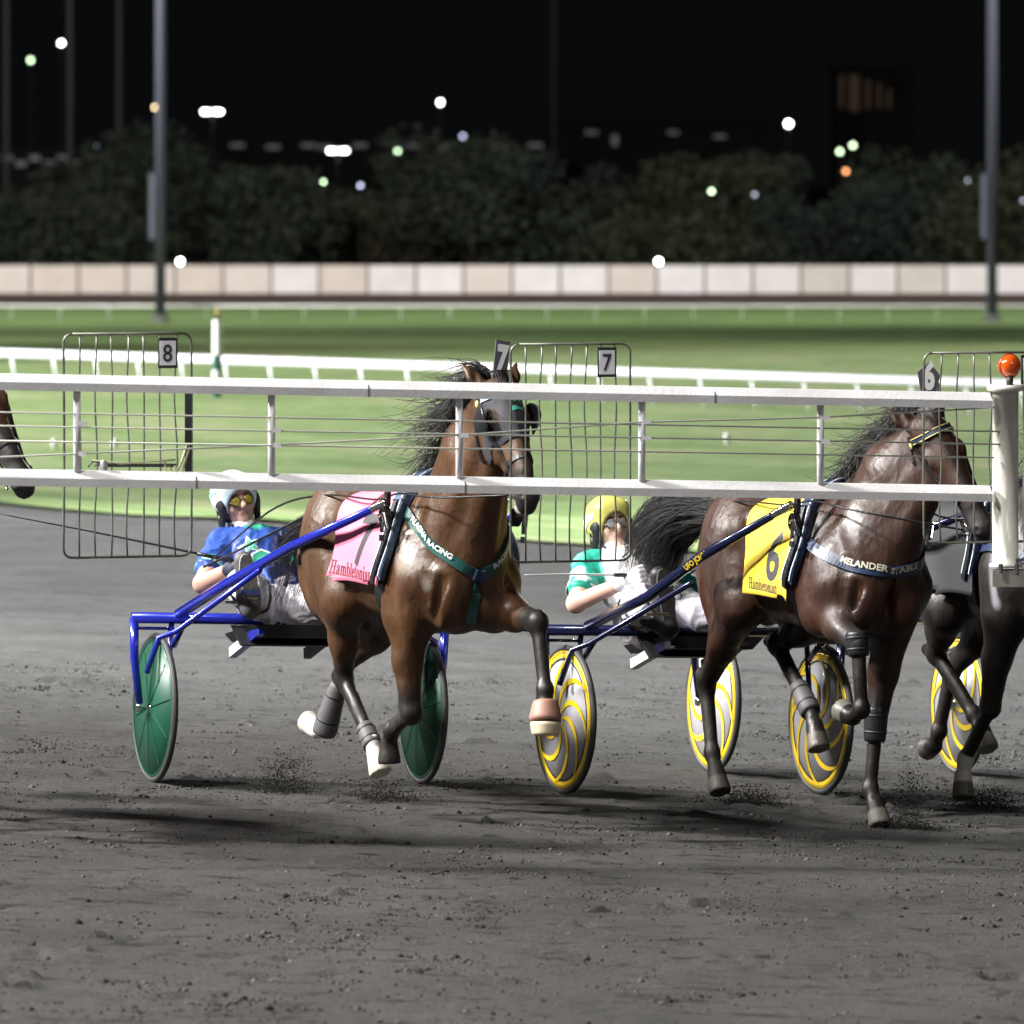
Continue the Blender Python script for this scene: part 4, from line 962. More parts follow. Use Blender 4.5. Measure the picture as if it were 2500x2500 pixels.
def boot(root, a, b, ra, rb, m_, name='leg_boot', ribs=0, prof=None):
    a, b = Vector(a), Vector(b); ax = (b - a).normalized(); L = (b - a).length; pr = []
    nn = 16
    for i in range(nn + 1):
        t = i / nn; r = ra + (rb - ra) * t
        pr.append((r * (1 - .12 * abs(2 * t - 1) ** 6), t * L))
    mb = MB(); V = []; F = []; n = 48; u = ax.orthogonal().normalized(); v = ax.cross(u)
    for r, hh in pr:
        for k in range(n):
            an = 2 * math.pi * k / n; rr = r * (1 + (.035 * math.cos(an * ribs) if ribs else 0)); V.append(a + ax * hh + (u * math.cos(an) + v * math.sin(an)) * rr)
    for i in range(nn):
        for k in range(n): F.append((i * n + k, i * n + (k + 1) % n, (i + 1) * n + (k + 1) % n, (i + 1) * n + k))
    F += [tuple(range(n - 1, -1, -1)), tuple(range(nn * n, nn * n + n))]
    o = mb.add(V, F).build(name, m_, root, True)
    if not ribs and name != 'bell_boot_shell':
        for t in (.25, .72):
            sm_ = MB()
            r = (ra + (rb - ra) * t); sm_.lathe(a + ax * (t * L - .006), ax, [(r - .004, 0), (r + .0012, .001), (r + .0012, .011), (r - .004, .012)], 28)
            sm_.build('boot_strap', BLACKM, o, True)
    return o

# ---- horse with the pink cloth
BAY = (.066, .029, .011); DBAY = (.032, .0115, .0055); BLKB = (.013, .010, .009)
J7 = dict(poll=(.72, -.01, 1.985), muzzle=(1.08, .01, 1.465), facefwd=(1, 0, .35), mouth=.018, lip=True, earspread=.06, earfwd=-.02,
    foreL=[(.30, .20, .99), (.74, .22, .955), (.85, .22, .66), (.87, .215, .59), (.89, .21, .49)],
    foreR=[(.14, -.20, .95), (.19, -.17, .51), (-.07, -.155, .41), (-.11, -.15, .35), (-.11, -.145, .27)],
    hindR=[(-.60, -.20, .98), (-.76, -.12, .60), (-.45, -.095, .33), (-.41, -.09, .27), (-.37, -.08, .20)],
    hindL=[(-.72, .20, .96), (-1.14, .04, .64), (-1.26, .0, .33), (-1.34, -.01, .32), (-1.44, -.02, .35)],
    hoof={0: (.10, .08, .07), 1: (.02, .018, .016), 2: (.50, .46, .40), 3: (.50, .47, .38)}, sock={3: .05, 2: .3},
    zones=[((.16, -.30, 1.44), (.30, -.28, 1.20), .055, (.22, .17, .14), .05), ((.30, -.27, 1.24), (.42, -.2, 1.10), .03, (.42, .38, .35), .03), ((.46, -.22, 1.0), (.47, -.2, .92), .02, (.26, .2, .17), .04)])  # pale shoulder patches: lather and coat sheen painted together into the colour
h7, bv7, H7, hd7, VF7 = horse(7, J7, BAY, None); tag(h7, 'wet bay trotting horse wearing the pink number 7 cloth and a black hood', 'horse', 'trotting racehorses behind the gate')
mane(h7, J7, hd7, bv7, 620, .30, (-.75, -.62, .05), 1)
tail(h7, [(-1.2, 0, 1.335), (-1.36, -.03, 1.29), (-1.58, -.02, 1.18), (-1.72, .0, 1.04), (-1.78, -.02, .92)], 520, .13, 2, .0022)
PINK = mat('pink_cloth', (.74, .19, .29), .7, var=.05, vscale=4, bump=.12, bscale=9)
cl7, cb7 = number_cloth(h7, bv7, PINK, -.46, .12, -.56, .16, 1.05)
SERIF = '\U0001D407\U0001D41A\U0001D426\U0001D41B\U0001D425\U0001D41E\U0001D42D\U0001D428\U0001D427\U0001D422\U0001D41A\U0001D427'
def cloth_marks(cl, cb, digit, x_d, z_d, x_t, z_t, ink, kd, kt):
    map2d('cloth_numeral', text2d(digit, kd[0], shear=.12, sx=kd[1], bold=.008), decal_fn((x_d, -.34, z_d), (1, 0, .02), (0, 0, 1), cb, .005), mat('grey_ink', (.045, .045, .05), .6), cl, .015)
    map2d('cloth_lettering', text2d(SERIF, kt[0], sx=kt[1], bold=.001), decal_fn((x_t, -.34, z_t), (1, 0, -.03), (0, 0, 1), cb, .005), ink, cl, .012)
cloth_marks(cl7, cb7, '7', -.18, 1.16, -.27, 1.095, mat('maroon_ink', (.10, .012, .02), .6), (.33, 1.2), (.092, .92))
map2d('cloth_emblem', poly2d([[(0, 0), (.05, .02), (.09, .055), (.14, .07), (.17, .06), (.15, .085), (.10, .09), (.05, .06), (.03, .08), (.0, .07), (.015, .05), (-.03, .0)]]), decal_fn((-.22, -.24, 1.44), (1, 0, .1), (0, 0, 1), cb7, .009), mat('maroon_ink', (.10, .012, .02)), cl7, .02)
BP = mat('blue_pad', (.045, .085, .16), .4)
harness(h7, bv7, .19, BP)
bridle(h7, hd7, bv7, mat('pale_blue_band', (.25, .38, .62), .4))
# hood: black cloth over forehead and cheeks
def hood(root, hd, prims_sel, eyes=True):
    po, h, sd, nr = hd; c = po
    P = [Cap(po + h * .07, po + h * .2, .088, .092, .03), Cap(po + h * .2 + nr * .015, po + h * .30 + nr * .02, .082, .072, .03, ax=sd, sc=.82), Cap(po + h * .07 + nr * .05, po + h * .30 + nr * .05, .05, .042, .04)]
    for s in (-1, 1):
        P.append(Ell(po + h * .22 + sd * s * .048 - nr * .07, (.115, .034, .095), .03, Rm=np.array([h, sd, nr])))
        P.append(Ell(po + h * .178 + sd * s * .105 + nr * .04, (.042, .045, .036), .01, Rm=np.array([h, sd, nr]), sub=True))
        P.append(Ell(po + h * .34 + sd * s * .06 - nr * .04, (.07, .06, .05), .01, Rm=np.array([h, sd, nr]), sub=True))
    VF = skin(P, .006, .007, clip=[(po + h * .31, h), (po + h * .045, -h)])
    o = skin_obj('hood', VF, mat('hood_cloth', (.022, .022, .03), .75, bump=.1), root)
    return o, bvh_of(VF)
hdo, hbv = hood(h7, hd7, None)
po, h_, sd_, nr_ = hd7
map2d('hood_emblem', poly2d([[(0, 0), (.02, .035), (-.01, .06), (.008, .065), (.03, .045), (.045, .06), (.05, .05), (.036, .03), (.052, .0), (.036, .0), (.025, .02), (.014, .0)], [(-.02, -.03), (.0, -.02), (.03, -.03), (.055, -.02), (.05, -.045), (.02, -.04), (-.015, -.05)]]), decal_fn(Vector(po + h_ * .13 + nr_ * .1), tuple(sd_), tuple(-h_), hbv, .003), mat('teal_print', (.05, .30, .22), .5), hdo, .015)
num_plate(h7, hd7, '7', 'rect', (-.1, .12))
# breast harness in a V with green padding and white lettering
def pathstrap(root, bv, pts, wd, th, m_, name, n=40, off=.010):
    pn = strap_path(pts, bv, off, n); return strap(name, pn, wd, th, m_, root), pn
s0, pA = pathstrap(h7, bv7, [(.16, -.24, 1.44), (.34, -.22, 1.34), (.47, -.13, 1.24), (.52, -.02, 1.165)], .044, .012, GREENS, 'breast_strap')
map2d('strap_lettering', text2d('ALAGNA RACING', .034, sx=1.2, align='LEFT', bold=.001), path_fn(pA, .12, 1, .013), GLASSW, s0, .02)
s1, pB = pathstrap(h7, bv7, [(.52, .02, 1.165), (.47, .10, 1.25), (.40, .16, 1.34), (.22, .22, 1.46)], .044, .012, GREENS, 'breast_strap')
map2d('strap_lettering', text2d('RACING', .034, sx=1.2, align='LEFT', bold=.001), path_fn(pB, .08, 1, .013), GLASSW, s1, .02)
s2, pC = pathstrap(h7, bv7, [(.52, 0, 1.16), (.50, .0, 1.05), (.44, .0, .95)], .055, .016, GREENS, 'chest_strap', 16)
for o_ in (s0, s1, s2): pass
pathstrap(h7, bv7, [(.53, -.03, 1.165), (.55, 0, 1.15), (.53, .03, 1.165)], .05, .02, NAVY, 'breast_ring', 10, .016)
pathstrap(h7, bv7, [(.16, -.24, 1.44), (.18, -.27, 1.41), (.17, -.30, 1.36)], .03, .008, mat('blue_web', (.06, .10, .27), .5), 'side_strap', 20)
pathstrap(h7, bv7, [(.16, -.24, 1.43), (.13, -.14, 1.50), (.10, 0, 1.56), (.13, .14, 1.50), (.20, .22, 1.44)], .03, .008, mat('blue_web', (.06, .10, .27)), 'neck_strap', 30)
rein(h7, [H7(.53, -.07, -.03), (.60, -.25, 1.50), (.2, -.27, 1.50), (-.1, -.26, 1.46), (-.8, -.24, 1.45), (-1.35, -.28, 1.36), (-2.1, -.30, 1.08)])
rein(h7, [H7(.53, .07, -.03), (.60, .22, 1.48), (.2, .27, 1.50), (-.1, .25, 1.46), (-.8, .2, 1.45), (-1.35, .15, 1.34), (-2.1, .1, 1.02)])
rein(h7, [(-1.18, -.04, 1.40), (-1.5, -.16, 1.27), (-1.85, -.30, 1.12), (-2.05, -.36, 1.05)], .006, 'trace_strap')
f = J7['foreL']; boot(h7, V3(*f[2]) * .35 + V3(*f[3]) * .65, V3(*f[3]) * .35 + V3(*f[4]) * .65, .056, .078, mat('pink_rubber', (.33, .17, .13), .55), 'bell_boot', 24)
a_ = V3(*f[3]) * .3 + V3(*f[4]) * .7; boot(h7, a_, V3(*f[4]) + V3(0, 0, -.03), .074, .062, mat('cream_shell', (.62, .52, .36), .45, var=.15, vscale=20), 'bell_boot_shell')
f = J7['hindL']; boot(h7, V3(*f[1]) * .72 + V3(*f[2]) * .28, V3(*f[2]) + V3(-.02, 0, -.02), .042, .066, mat('grey_neoprene', (.085, .08, .085), .6, var=.1), 'shin_boot')
f = J7['hindR']; boot(h7, V3(*f[1]) * .25 + V3(*f[2]) * .75, V3(*f[2]) * .7 + V3(*f[3]) * .3, .045, .052, mat('grey_neoprene', (.085, .08, .085)), 'ankle_boot')

# ---- horse with the yellow cloth
J6 = dict(poll=(.58, .13, 1.87), muzzle=(.92, .31, 1.345), facefwd=(1, -.3, .25), earspread=.06, earfwd=.01, muz=(.028, .025, .026),
    foreL=[(.14, .19, .92), (.17, .12, .46), (.17, .10, .165), (.23, .10, .10), (.28, .10, .015)],
    foreR=[(.20, -.20, .99), (.62, -.22, .87), (.66, -.21, .57), (.57, -.21, .53), (.46, -.21, .55)],
    hindR=[(-.68, -.20, .98), (-1.14, -.15, .56), (-1.05, -.15, .24), (-1.0, -.15, .16), (-.95, -.15, .07)],
    hindL=[(-.55, .20, .94), (-.82, .07, .78), (-.48, .09, .50), (-.42, .09, .42), (-.37, .09, .32)],
    hoof={0: (.14, .13, .11), 1: (.16, .15, .13), 3: (.045, .04, .033)},
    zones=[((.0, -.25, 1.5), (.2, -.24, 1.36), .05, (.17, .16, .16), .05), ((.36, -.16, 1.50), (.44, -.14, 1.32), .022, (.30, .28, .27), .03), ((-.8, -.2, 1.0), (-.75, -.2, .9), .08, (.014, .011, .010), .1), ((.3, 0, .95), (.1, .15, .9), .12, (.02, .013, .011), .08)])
h6, bv6, H6, hd6, VF6 = horse(6, J6, DBAY, None); tag(h6, 'dark bay trotting horse wearing the yellow number 6 cloth and navy breast collar', 'horse', 'trotting racehorses behind the gate')
mane(h6, J6, hd6, bv6, 620, .24, (-.75, -.45, .02), 3)
tail(h6, [(-1.2, 0, 1.34), (-1.34, -.04, 1.37), (-1.58, -.06, 1.37), (-1.74, -.10, 1.31), (-1.80, -.15, 1.18), (-1.78, -.16, 1.04)], 1500, .15, 4, .003)
YEL = mat('yellow_cloth', (.80, .56, .04), .65, var=.05, vscale=4, bump=.12, bscale=9)
cl6, cb6 = number_cloth(h6, bv6, YEL, -.46, .06, -.50, .10, 1.01)
cloth_marks(cl6, cb6, '6', -.15, 1.12, -.24, 1.06, INK, (.31, 1.0), (.075, .72))
harness(h6, bv6, .15, NAVY)
bridle(h6, hd6, bv6, NAVY, blinkers=False)
num_plate(h6, hd6, '6', 'hex', (-.1, .05), up0=.09)
s0, pA = pathstrap(h6, bv6, [(.20, -.27, 1.30), (.36, -.23, 1.235), (.50, -.10, 1.20), (.53, .04, 1.21), (.44, .17, 1.25), (.30, .24, 1.31)], .052, .012, NAVY, 'breast_collar', 60)
map2d('collar_lettering', text2d('MELANDER STABLE', .042, sx=1.1, align='LEFT', bold=.001), path_fn(pA, .24, 1, .015), mat('cream_print', (.62, .58, .42), .6), s0, .02)
pathstrap(h6, bv6, [(.20, -.27, 1.30), (.10, -.29, 1.27), (-.02, -.32, 1.28)], .018, .008, BLACK, 'side_strap', 20)
pathstrap(h6, bv6, [(.20, -.27, 1.30), (.22, -.2, 1.5), (.18, 0, 1.62)], .012, .006, BLACK, 'neck_strap', 20)
rein(h6, [H6(.53, -.07, -.03), (.60, -.22, 1.47), (.2, -.26, 1.50), (-.1, -.26, 1.47), (-.7, -.22, 1.46), (-1.15, -.26, 1.42), (-1.75, -.34, 1.14)])
rein(h6, [H6(.53, .07, -.03), (.60, .22, 1.45), (.2, .27, 1.50), (-.1, .25, 1.46), (-.7, .2, 1.46), (-1.15, .15, 1.36), (-1.9, .1, 1.05)])
f = J6['foreR']; boot(h6, V3(*f[1]) + V3(-.01, 0, .05), V3(*f[1]) * .8 + V3(*f[2]) * .2, .060, .052, BLACK, 'knee_boot')
f = J6['foreL']; boot(h6, V3(*f[1]) + V3(0, 0, .09), V3(*f[1]) * .75 + V3(*f[2]) * .25, .058, .054, BLACK, 'knee_boot')
f = J6['hindL']; boot(h6, V3(*f[1]) * .35 + V3(*f[2]) * .65, V3(*f[2]) * .7 + V3(*f[3]) * .3, .046, .055, mat('grey_neoprene', (.085, .08, .085)), 'shin_boot')

# ---- dark horse at the right edge
J5 = dict(poll=(.55, .02, 1.97), muzzle=(.90, .05, 1.44), facefwd=(1, .05, .3),
    foreR=[(.14, -.20, .95), (-.02, -.18, .50), (-.25, -.20, .23), (-.25, -.21, .15), (-.22, -.22, .06)],
    foreL=[(.30, .20, .99), (.70, .22, .93), (.80, .22, .64), (.78, .215, .56), (.74, .21, .48)],
    hindR=[(-.52, -.21, .95), (-.76, -.15, .71), (-.50, -.05, .43), (-.44, -.04, .37), (-.38, -.03, .28)],
    hindL=[(-.72, .20, .96), (-1.14, .10, .60), (-1.22, .08, .30), (-1.28, .08, .22), (-1.36, .08, .2)],
    hoof={1: (.15, .14, .12), 3: (.30, .28, .25)}, sock={1: .4}, 
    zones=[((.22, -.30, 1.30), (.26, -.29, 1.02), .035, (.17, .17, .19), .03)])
h5, bv5, H5, hd5, VF5 = horse(5, J5, BLKB, None); tag(h5, 'near black trotting horse cut off by the gate pillar at the right edge', 'horse', 'trotting racehorses behind the gate')
mane(h5, J5, hd5, bv5, 260, .22, (-.75, -.45, .02), 5); tail(h5, [(-1.2, 0, 1.40), (-1.4, -.04, 1.36), (-1.62, -.10, 1.2), (-1.75, -.12, .9)], 220, .09, 6)
cl5, cb5 = number_cloth(h5, bv5, mat('charcoal_cloth', (.013, .014, .018), .7), -.62, -.06, -.66, .0, 1.0)
harness(h5, bv5, -.02, NAVY); bridle(h5, hd5, bv5, NAVY)
pathstrap(h5, bv5, [(.02, -.32, 1.28), (.20, -.27, 1.27), (.36, -.23, 1.24), (.50, -.10, 1.20), (.53, .04, 1.21)], .05, .014, NAVY, 'breast_collar', 40)

# ---- horse at the left edge, in the gate stall numbered 8
mw = h6.matrix_world @ Vector(J6['muzzle']); sh = Vector((-2.075, 30.85, 1.60)) - mw; h8 = h6.copy(); COL.objects.link(h8); h8.matrix_world = Matrix.Translation(sh) @ h6.matrix_world
def copy_kids(src, dst, skip):
    for ch in list(src.children):
        if ch.name.split('.')[0] in skip: continue
        c = ch.copy(); COL.objects.link(c); c.parent = dst; copy_kids(ch, c, skip)
copy_kids(h6, h8, ('head_number', 'number_cloth', 'breast_collar'))
for ch in h8.children:
    if ch.name.startswith('body'):
        ch.data = ch.data.copy(); n_ = len(ch.data.vertices); co = np.zeros(n_ * 3, np.float32); ch.data.vertices.foreach_get('co', co); co = co.reshape(-1, 3)
        Zz = [(H6(.42, 0, 0), H6(.66, 0, -.02), .12, (.035, .03, .032), .06)]; c4 = np.ones((n_, 4), np.float32); c4[:, :3] = paint(co, (.075, .036, .022), Zz); ch.data.color_attributes['coat'].data.foreach_set('color', c4.ravel())
tag(h8, 'brown horse of which only the dark muzzled face shows at the left edge', 'horse', 'trotting racehorses behind the gate')

# ------------------------------------------------------------------ drivers
SKIN = mat('skin', (.62, .36, .26), .5, attr='coat', var=.04, spec=.4)
def star(r0, r1, rot=0): return [((r0 if i % 2 == 0 else r1) * math.cos(rot + i * math.pi / 5 + math.pi / 2), (r0 if i % 2 == 0 else r1) * math.sin(rot + i * math.pi / 5 + math.pi / 2)) for i in range(10)]
def driver(k, D, c):
    """reclining driver: body is one skin; clothing, helmet, boots and gloves are its parts"""
    root = empty('person', M=FRM[k]); o_ = V3(*D['off'])
    g = lambda n_: V3(*D[n_]) + o_
    hip, ch, nk, hc = g('hip'), g('chest'), g('neck'), g('head')
    up = norm(hc - nk); fw = norm(V3(*D['face'])); fw = norm(fw - up * (fw @ up) * .9); up = norm(up - fw * (up @ fw)); sd = np.cross(up, fw); sd = sd if sd[1] > 0 else -sd
    Rm = np.array([fw, sd, up]); HH = lambda a, b_, c_: hc + fw * a + sd * b_ + up * c_
    shR, shL, elR, elL, haR, haL = g('shR'), g('shL'), g('elR'), g('elL'), g('haR'), g('haL')
    kR, kL, aR, aL = g('kR'), g('kL'), g('aR'), g('aL'); hR, hL = hip + V3(.03, -.10, 0), hip + V3(.03, .10, 0)
    body = [Cap(nk, hc, .056, .06, .02), Ell(HH(-.01, 0, .035), (.100, .076, .105), .02, Rm=Rm), Ell(HH(.015, 0, -.045), (.072, .058, .07), .03, Rm=Rm),
            Ell(HH(.06, 0, -.088), (.026, .026, .02), .02, Rm=Rm), Cap(HH(.085, 0, .02), HH(.108, 0, -.018), .010, .015, .012), Ell(HH(.098, 0, -.022), (.014, .018, .010), .008, Rm=Rm),
            Cap(HH(.078, -.035, .035), HH(.078, .035, .035), .014, .014, .02), Cap(HH(.078, -.018, -.052), HH(.078, .018, -.052), .009, .009, .006), Cap(HH(.076, -.014, -.064), HH(.076, .014, -.064), .009, .009, .006), Cap(HH(.09, -.016, -.058), HH(.09, .016, -.058), .004, .004, .003, sub=True)]
    for s in (-1, 1):
        body += [Ell(HH(.082, s * .031, .012), (.018, .016, .011), .008, Rm=Rm, sub=True), Ell(HH(.072, s * .031, .012), (.012, .014, .010), .004, Rm=Rm), Ell(HH(.055, s * .045, -.02), (.025, .02, .025), .02, Rm=Rm), Ell(HH(-.005, s * .075, -.005), (.018, .010, .03), .008, Rm=Rm)]
    torso = [Cap(ch, hip, .135, .125, .06, ax=(0, 1, 0), sc=1.22), Cap(shR, shL, .068, .068, .05), Cap(nk, ch, .06, .12, .06)]
    armsU = [Cap(shR, elR, .062, .047, .03), Cap(shL, elL, .062, .047, .03)]
    armsF = [Cap(elR, haR, .046, .030, .02), Cap(elL, haL, .046, .030, .02)]
    legs = [Cap(hR, kR, .095, .062, .05), Cap(hL, kL, .095, .062, .05), Cap(kR, aR, .062, .044, .03), Cap(kL, aL, .062, .044, .03), Cap(hR, hL, .10, .10, .05)]
    feet = []
    for a, n_ in ((aR, 'R'), (aL, 'L')):
        to, he = g('to' + n_), g('he' + n_); feet.append([Cap(a, he, .045, .040, .03), Cap(he + V3(-.02, 0, 0), to + V3(-.025, 0, 0), .040, .036, .03, ax=(1, 0, 0), sc=.85), Cap(a, (he + to) / 2 + V3(-.03, 0, 0), .045, .042, .03)])
    hands = []
    for ha, el, s in ((haR, elR, -1), (haL, elL, 1)):
        d_ = norm(ha - el); a1 = norm(np.cross(d_, V3(0, 0, 1))); a2 = np.cross(d_, a1); pc_ = ha + d_ * .04; q = [Ell(pc_, (.045, .022, .040), .012, Rm=np.array([d_, a1, a2]))]
        for i in range(4):
            w_ = -.030 + .020 * i; b0 = ha + d_ * .078 + a2 * w_; L_ = (.026, .032, .030, .023)[i]
            p1 = b0 + a1 * (-s) * .018 + d_ * L_ * .5; p2 = p1 + a1 * (-s) * L_ * .9 - d_ * .012; p3 = p2 - d_ * L_ * .9; q += [Cap(b0, p1, .0105, .0100, .003), Cap(p1, p2, .0100, .0092, .002), Cap(p2, p3, .0092, .0082, .002)]
        t0 = ha + d_ * .02 + a2 * .034; t1 = t0 + a2 * .016 + d_ * .03 - a1 * s * .02; t2 = t1 + d_ * .016 - a1 * s * .024 - a2 * .014; q += [Cap(t0, t1, .013, .011, .006), Cap(t1, t2, .011, .009, .003)]
        hands.append(q)
    allp = body + torso + armsU + armsF + legs + [p for f_ in feet for p in f_] + [p for q in hands for p in q]
    VF = skin(allp, .0075)
    zs = [(HH(.09, -.016, -.056), HH(.09, .016, -.056), .009, (.40, .20, .17), .008), (HH(.09, -.033, .012), HH(.09, -.029, .012), .010, (.05, .035, .03), .005), (HH(.09, .033, .012), HH(.09, .029, .012), .010, (.05, .035, .03), .005),
          (HH(.09, -.045, .037), HH(.095, -.018, .037), .008, (.12, .07, .04), .006), (HH(.09, .045, .037), HH(.095, .018, .037), .008, (.12, .07, .04), .006)]
    skin_obj('body', VF, SKIN, root, paint(VF[0], c['skin'], zs))
    # clothing
    slv = .62
    jr = [Cap(ch, hip * .8 + ch * .2, .135, .125, .06, ax=(0, 1, 0), sc=1.22), torso[1], Cap(nk * .6 + ch * .4, ch, .08, .12, .06)] + [Cap(s_, s_ * (1 - slv) + e_ * slv, .064, .056, .03) for s_, e_ in ((shR, elR), (shL, elL))]
    fold = [Cap(ch + V3(.10, y, .02), hip + V3(.10, y * 1.5, .12), .012, .01, .03) for y in (-.12, -.05, .04, .11)]
    VJ = folds(skin(jr + fold, .0075, .014), .016, .085, 3 + k, .6, (1.2, 1, .7)); jo = skin_obj('jersey', VJ, c['jersey'], root, paint(VJ[0], c['jcol'], [(V3(*a_) + o_, V3(*b_) + o_, r_, q_, s_) for a_, b_, r_, q_, s_ in c['jz']])); bj = bvh_of(VJ)
    VT = skin(legs + [Cap(hip, ch * .25 + hip * .75, .125, .11, .05, ax=(0, 1, 0), sc=1.15), Cap(kR + V3(0, .03, .04), hR + V3(.1, 0, .07), .02, .015, .03)], .0075, .015); VT = folds(VT, .018, .09, 13 + k, .7, (.8, 1, 1)); tr = skin_obj('trousers', VT, c['trousers'], root); bt = bvh_of(VT)
    for f_, n_ in zip(feet, 'RL'):
        VB = skin(f_, .0065, .008); bo = skin_obj('boot', VB, c['boot'], root); to, he = g('to' + n_), g('he' + n_); d_ = norm(to - he); m0 = (to + he) / 2; L_ = np.linalg.norm(to - he) / 2 + .035
        fn = norm(np.cross(d_, V3(0, 1, 0))); fn = fn if fn[0] > 0 else -fn; sdv = norm(np.cross(fn, d_)); lp = []
        for i in range(28):
            a = 2 * math.pi * i / 28; wd = .043 if math.sin(a) > 0 else .036; lp.append(m0 + d_ * L_ * math.sin(a) + sdv * wd * math.copysign(abs(math.cos(a)) ** .7, math.cos(a)) + fn * .012)
        mb = MB().add([Vector(p) for p in lp] + [Vector(p + fn * .016) for p in lp], [tuple(range(27, -1, -1)), tuple(range(28, 56))] + [(i, (i + 1) % 28, 28 + (i + 1) % 28, 28 + i) for i in range(28)])
        so = mb.build('sole', c['sole'], bo)
        if c.get('heelstrap'):
            MB().box(Vector(m0 - d_ * .035 + fn * .024), (.014, .094, .026)).build('boot_strap', c['heelstrap'], bo)
            MB().box(Vector(m0 - d_ * .105 + fn * .031), (.006, .05, .004)).box(Vector(m0 - d_ * .07 + fn * .031), (.006, .05, .004)).box(Vector(m0 - d_ * .088 + fn * .031 + sdv * .024), (.006, .004, .035)).build('tread', mat('tread_dark', (.12, .12, .12), .7), so)
    for q, ar in zip(hands, ((haR, elR), (haL, elL))):
        VG = skin(q + [Cap(ar[0], ar[0] * .8 + ar[1] * .2, .032, .034, .01)], .005, .004); skin_obj('glove', VG, c['glove'], root)
    # neck gaiter and helmet
    skin_obj('neck_gaiter', skin([Cap(nk + V3(0, 0, -.01), nk * .62 + hc * .38, .088, .066, .02), Cap(nk + fw * .02, nk * .70 + hc * .30 + fw * .03, .08, .054, .02)], .006, .004), mat('white_jersey_knit', (.72, .70, .74), .8, bump=.2, bscale=30), root)
    PH = [Ell(HH(-.012, 0, .045), (.130, .116, .124), .02, Rm=Rm), Cap(HH(.06, -.05, .088), HH(.06, .05, .088), .04, .04, .03),
          Ell(HH(.085, 0, -.035), (.085, .074, .102), .012, Rm=Rm, sub=True), Ell(HH(.0, 0, -.16), (.14, .14, .13), .015, Rm=Rm, sub=True)]
    VH = skin(PH, .006); ho = skin_obj('helmet', VH, c['helmet'], root); bh = bvh_of(VH)
    for s in (-1, 1):
        EP = [Cap(HH(.02, s * .096, .0), HH(-.015, s * .094, -.07), .042, .036, .02, ax=sd, sc=.4), Cap(HH(.045, s * .083, .05), HH(.03, s * .08, -.04), .02, .02, .02, ax=sd, sc=.5), Ell(HH(-.0, s * .115, -.025), (.018, .03, .026), .005, Rm=Rm, sub=True)]
        skin_obj('ear_guard', skin(EP, .005), BLACKM, ho)
        MB().tube([Vector(HH(.0, s * .08, -.06)), Vector(HH(.045, s * .062, -.10)), Vector(HH(.055, 0, -.122))], .007, 6).build('chin_strap', NAVY, ho, True)
    # glasses
    gl_ = []
    for s in (-1, 1):
        cc = HH(.094, s * .033, .008); rr = Vector(norm(fw + sd * s * .25))
        MB().lathe(Vector(cc), tuple(rr), [(.0, .0015), (.012, .0013), (.026, .0), (.0, -.001)], 20, up=tuple(up)).build('lens', c['lens'], root, True)
        MB().lathe(Vector(cc), tuple(rr), [(.0255, -.001), (.0275, 0), (.0255, .0015)], 20).tube([Vector(cc + sd * s * .024), Vector(HH(.03, s * .078, .012))], .0022, 5).build('glasses_frame', mat('gold_frame', (.35, .27, .14), .3, .8), root, True)
    MB().tube([Vector(HH(.104, -.012, .014)), Vector(HH(.108, 0, .016)), Vector(HH(.104, .012, .014))], .0022, 5).build('glasses_frame', mat('gold_frame', (.35, .27, .14)), root)
    # strap round the thigh
    for (q0, q1, t) in ((hR, kR, .55), (hL, kL, .55)):
        cpt = q0 * (1 - t) + q1 * t; ax_ = norm(q1 - q0); u = norm(np.cross(ax_, V3(0, 0, 1))); v = np.cross(ax_, u); Pp = []; Nn = []
        for i in range(33):
            a = 2 * math.pi * i / 32; dd = Vector(u * math.cos(a) + v * math.sin(a)); hit = bt.ray_cast(Vector(cpt) + dd * .3, -dd, .4)
            if hit[0]: Pp.append(hit[0] + dd * .004); Nn.append(dd)
        if len(Pp) > 20: strap('thigh_strap', (Pp, Nn), .03, .006, BLACKM, tr)
    return root, jo, bj, bh, ho, HH, (fw, sd, up)
D7 = dict(off=(.0, -.03, 0), hip=(-.14, 0, .855), chest=(-.30, -.05, 1.07), neck=(-.40, -.10, 1.165), head=(-.42, -.145, 1.335), face=(1, .05, .02), shR=(-.38, -.225, 1.13), shL=(-.34, .095, 1.13),
    elR=(-.10, -.40, .955), elL=(-.10, .29, .95), haR=(.08, -.29, 1.05), haL=(.10, .12, 1.0), kR=(.26, -.30, .96), kL=(.26, .30, .95), aR=(.47, -.34, .92), aL=(.47, .40, .92),
    toR=(.55, -.39, 1.10), heR=(.53, -.345, .875), toL=(.56, .42, 1.10), heL=(.53, .40, .875))
BLJ = mat('blue_silk', (.025, .07, .36), .5, attr='coat', var=.08, bump=.2, bscale=25); WT = mat('white_trousers', (.72, .70, .76), .65, bump=.5, bscale=9)
d7, j7, bj7, bh7, ho7, HH7, ax7 = driver(7, D7, dict(skin=(.56, .33, .25), jersey=BLJ, jcol=(.025, .075, .34), jz=[((-.2, .02, 1.2), (-.05, .03, .9), .06, (.012, .02, .09), .02), ((-.42, -.07, 1.2), (-.36, -.07, 1.2), .085, (.03, .30, .20), .01)], trousers=WT, boot=mat('grey_boot', (.10, .095, .10), .6, var=.2), sole=mat('grey_sole', (.24, .23, .22), .8, var=.15, bump=.3), heelstrap=mat('blue_web', (.06, .10, .27)), glove=mat('dark_glove', (.05, .055, .09), .6), helmet=mat('white_helmet', (.62, .75, .78), .2, coat=.5), lens=mat('yellow_lens', (.38, .30, .05), .15, coat=.3)))
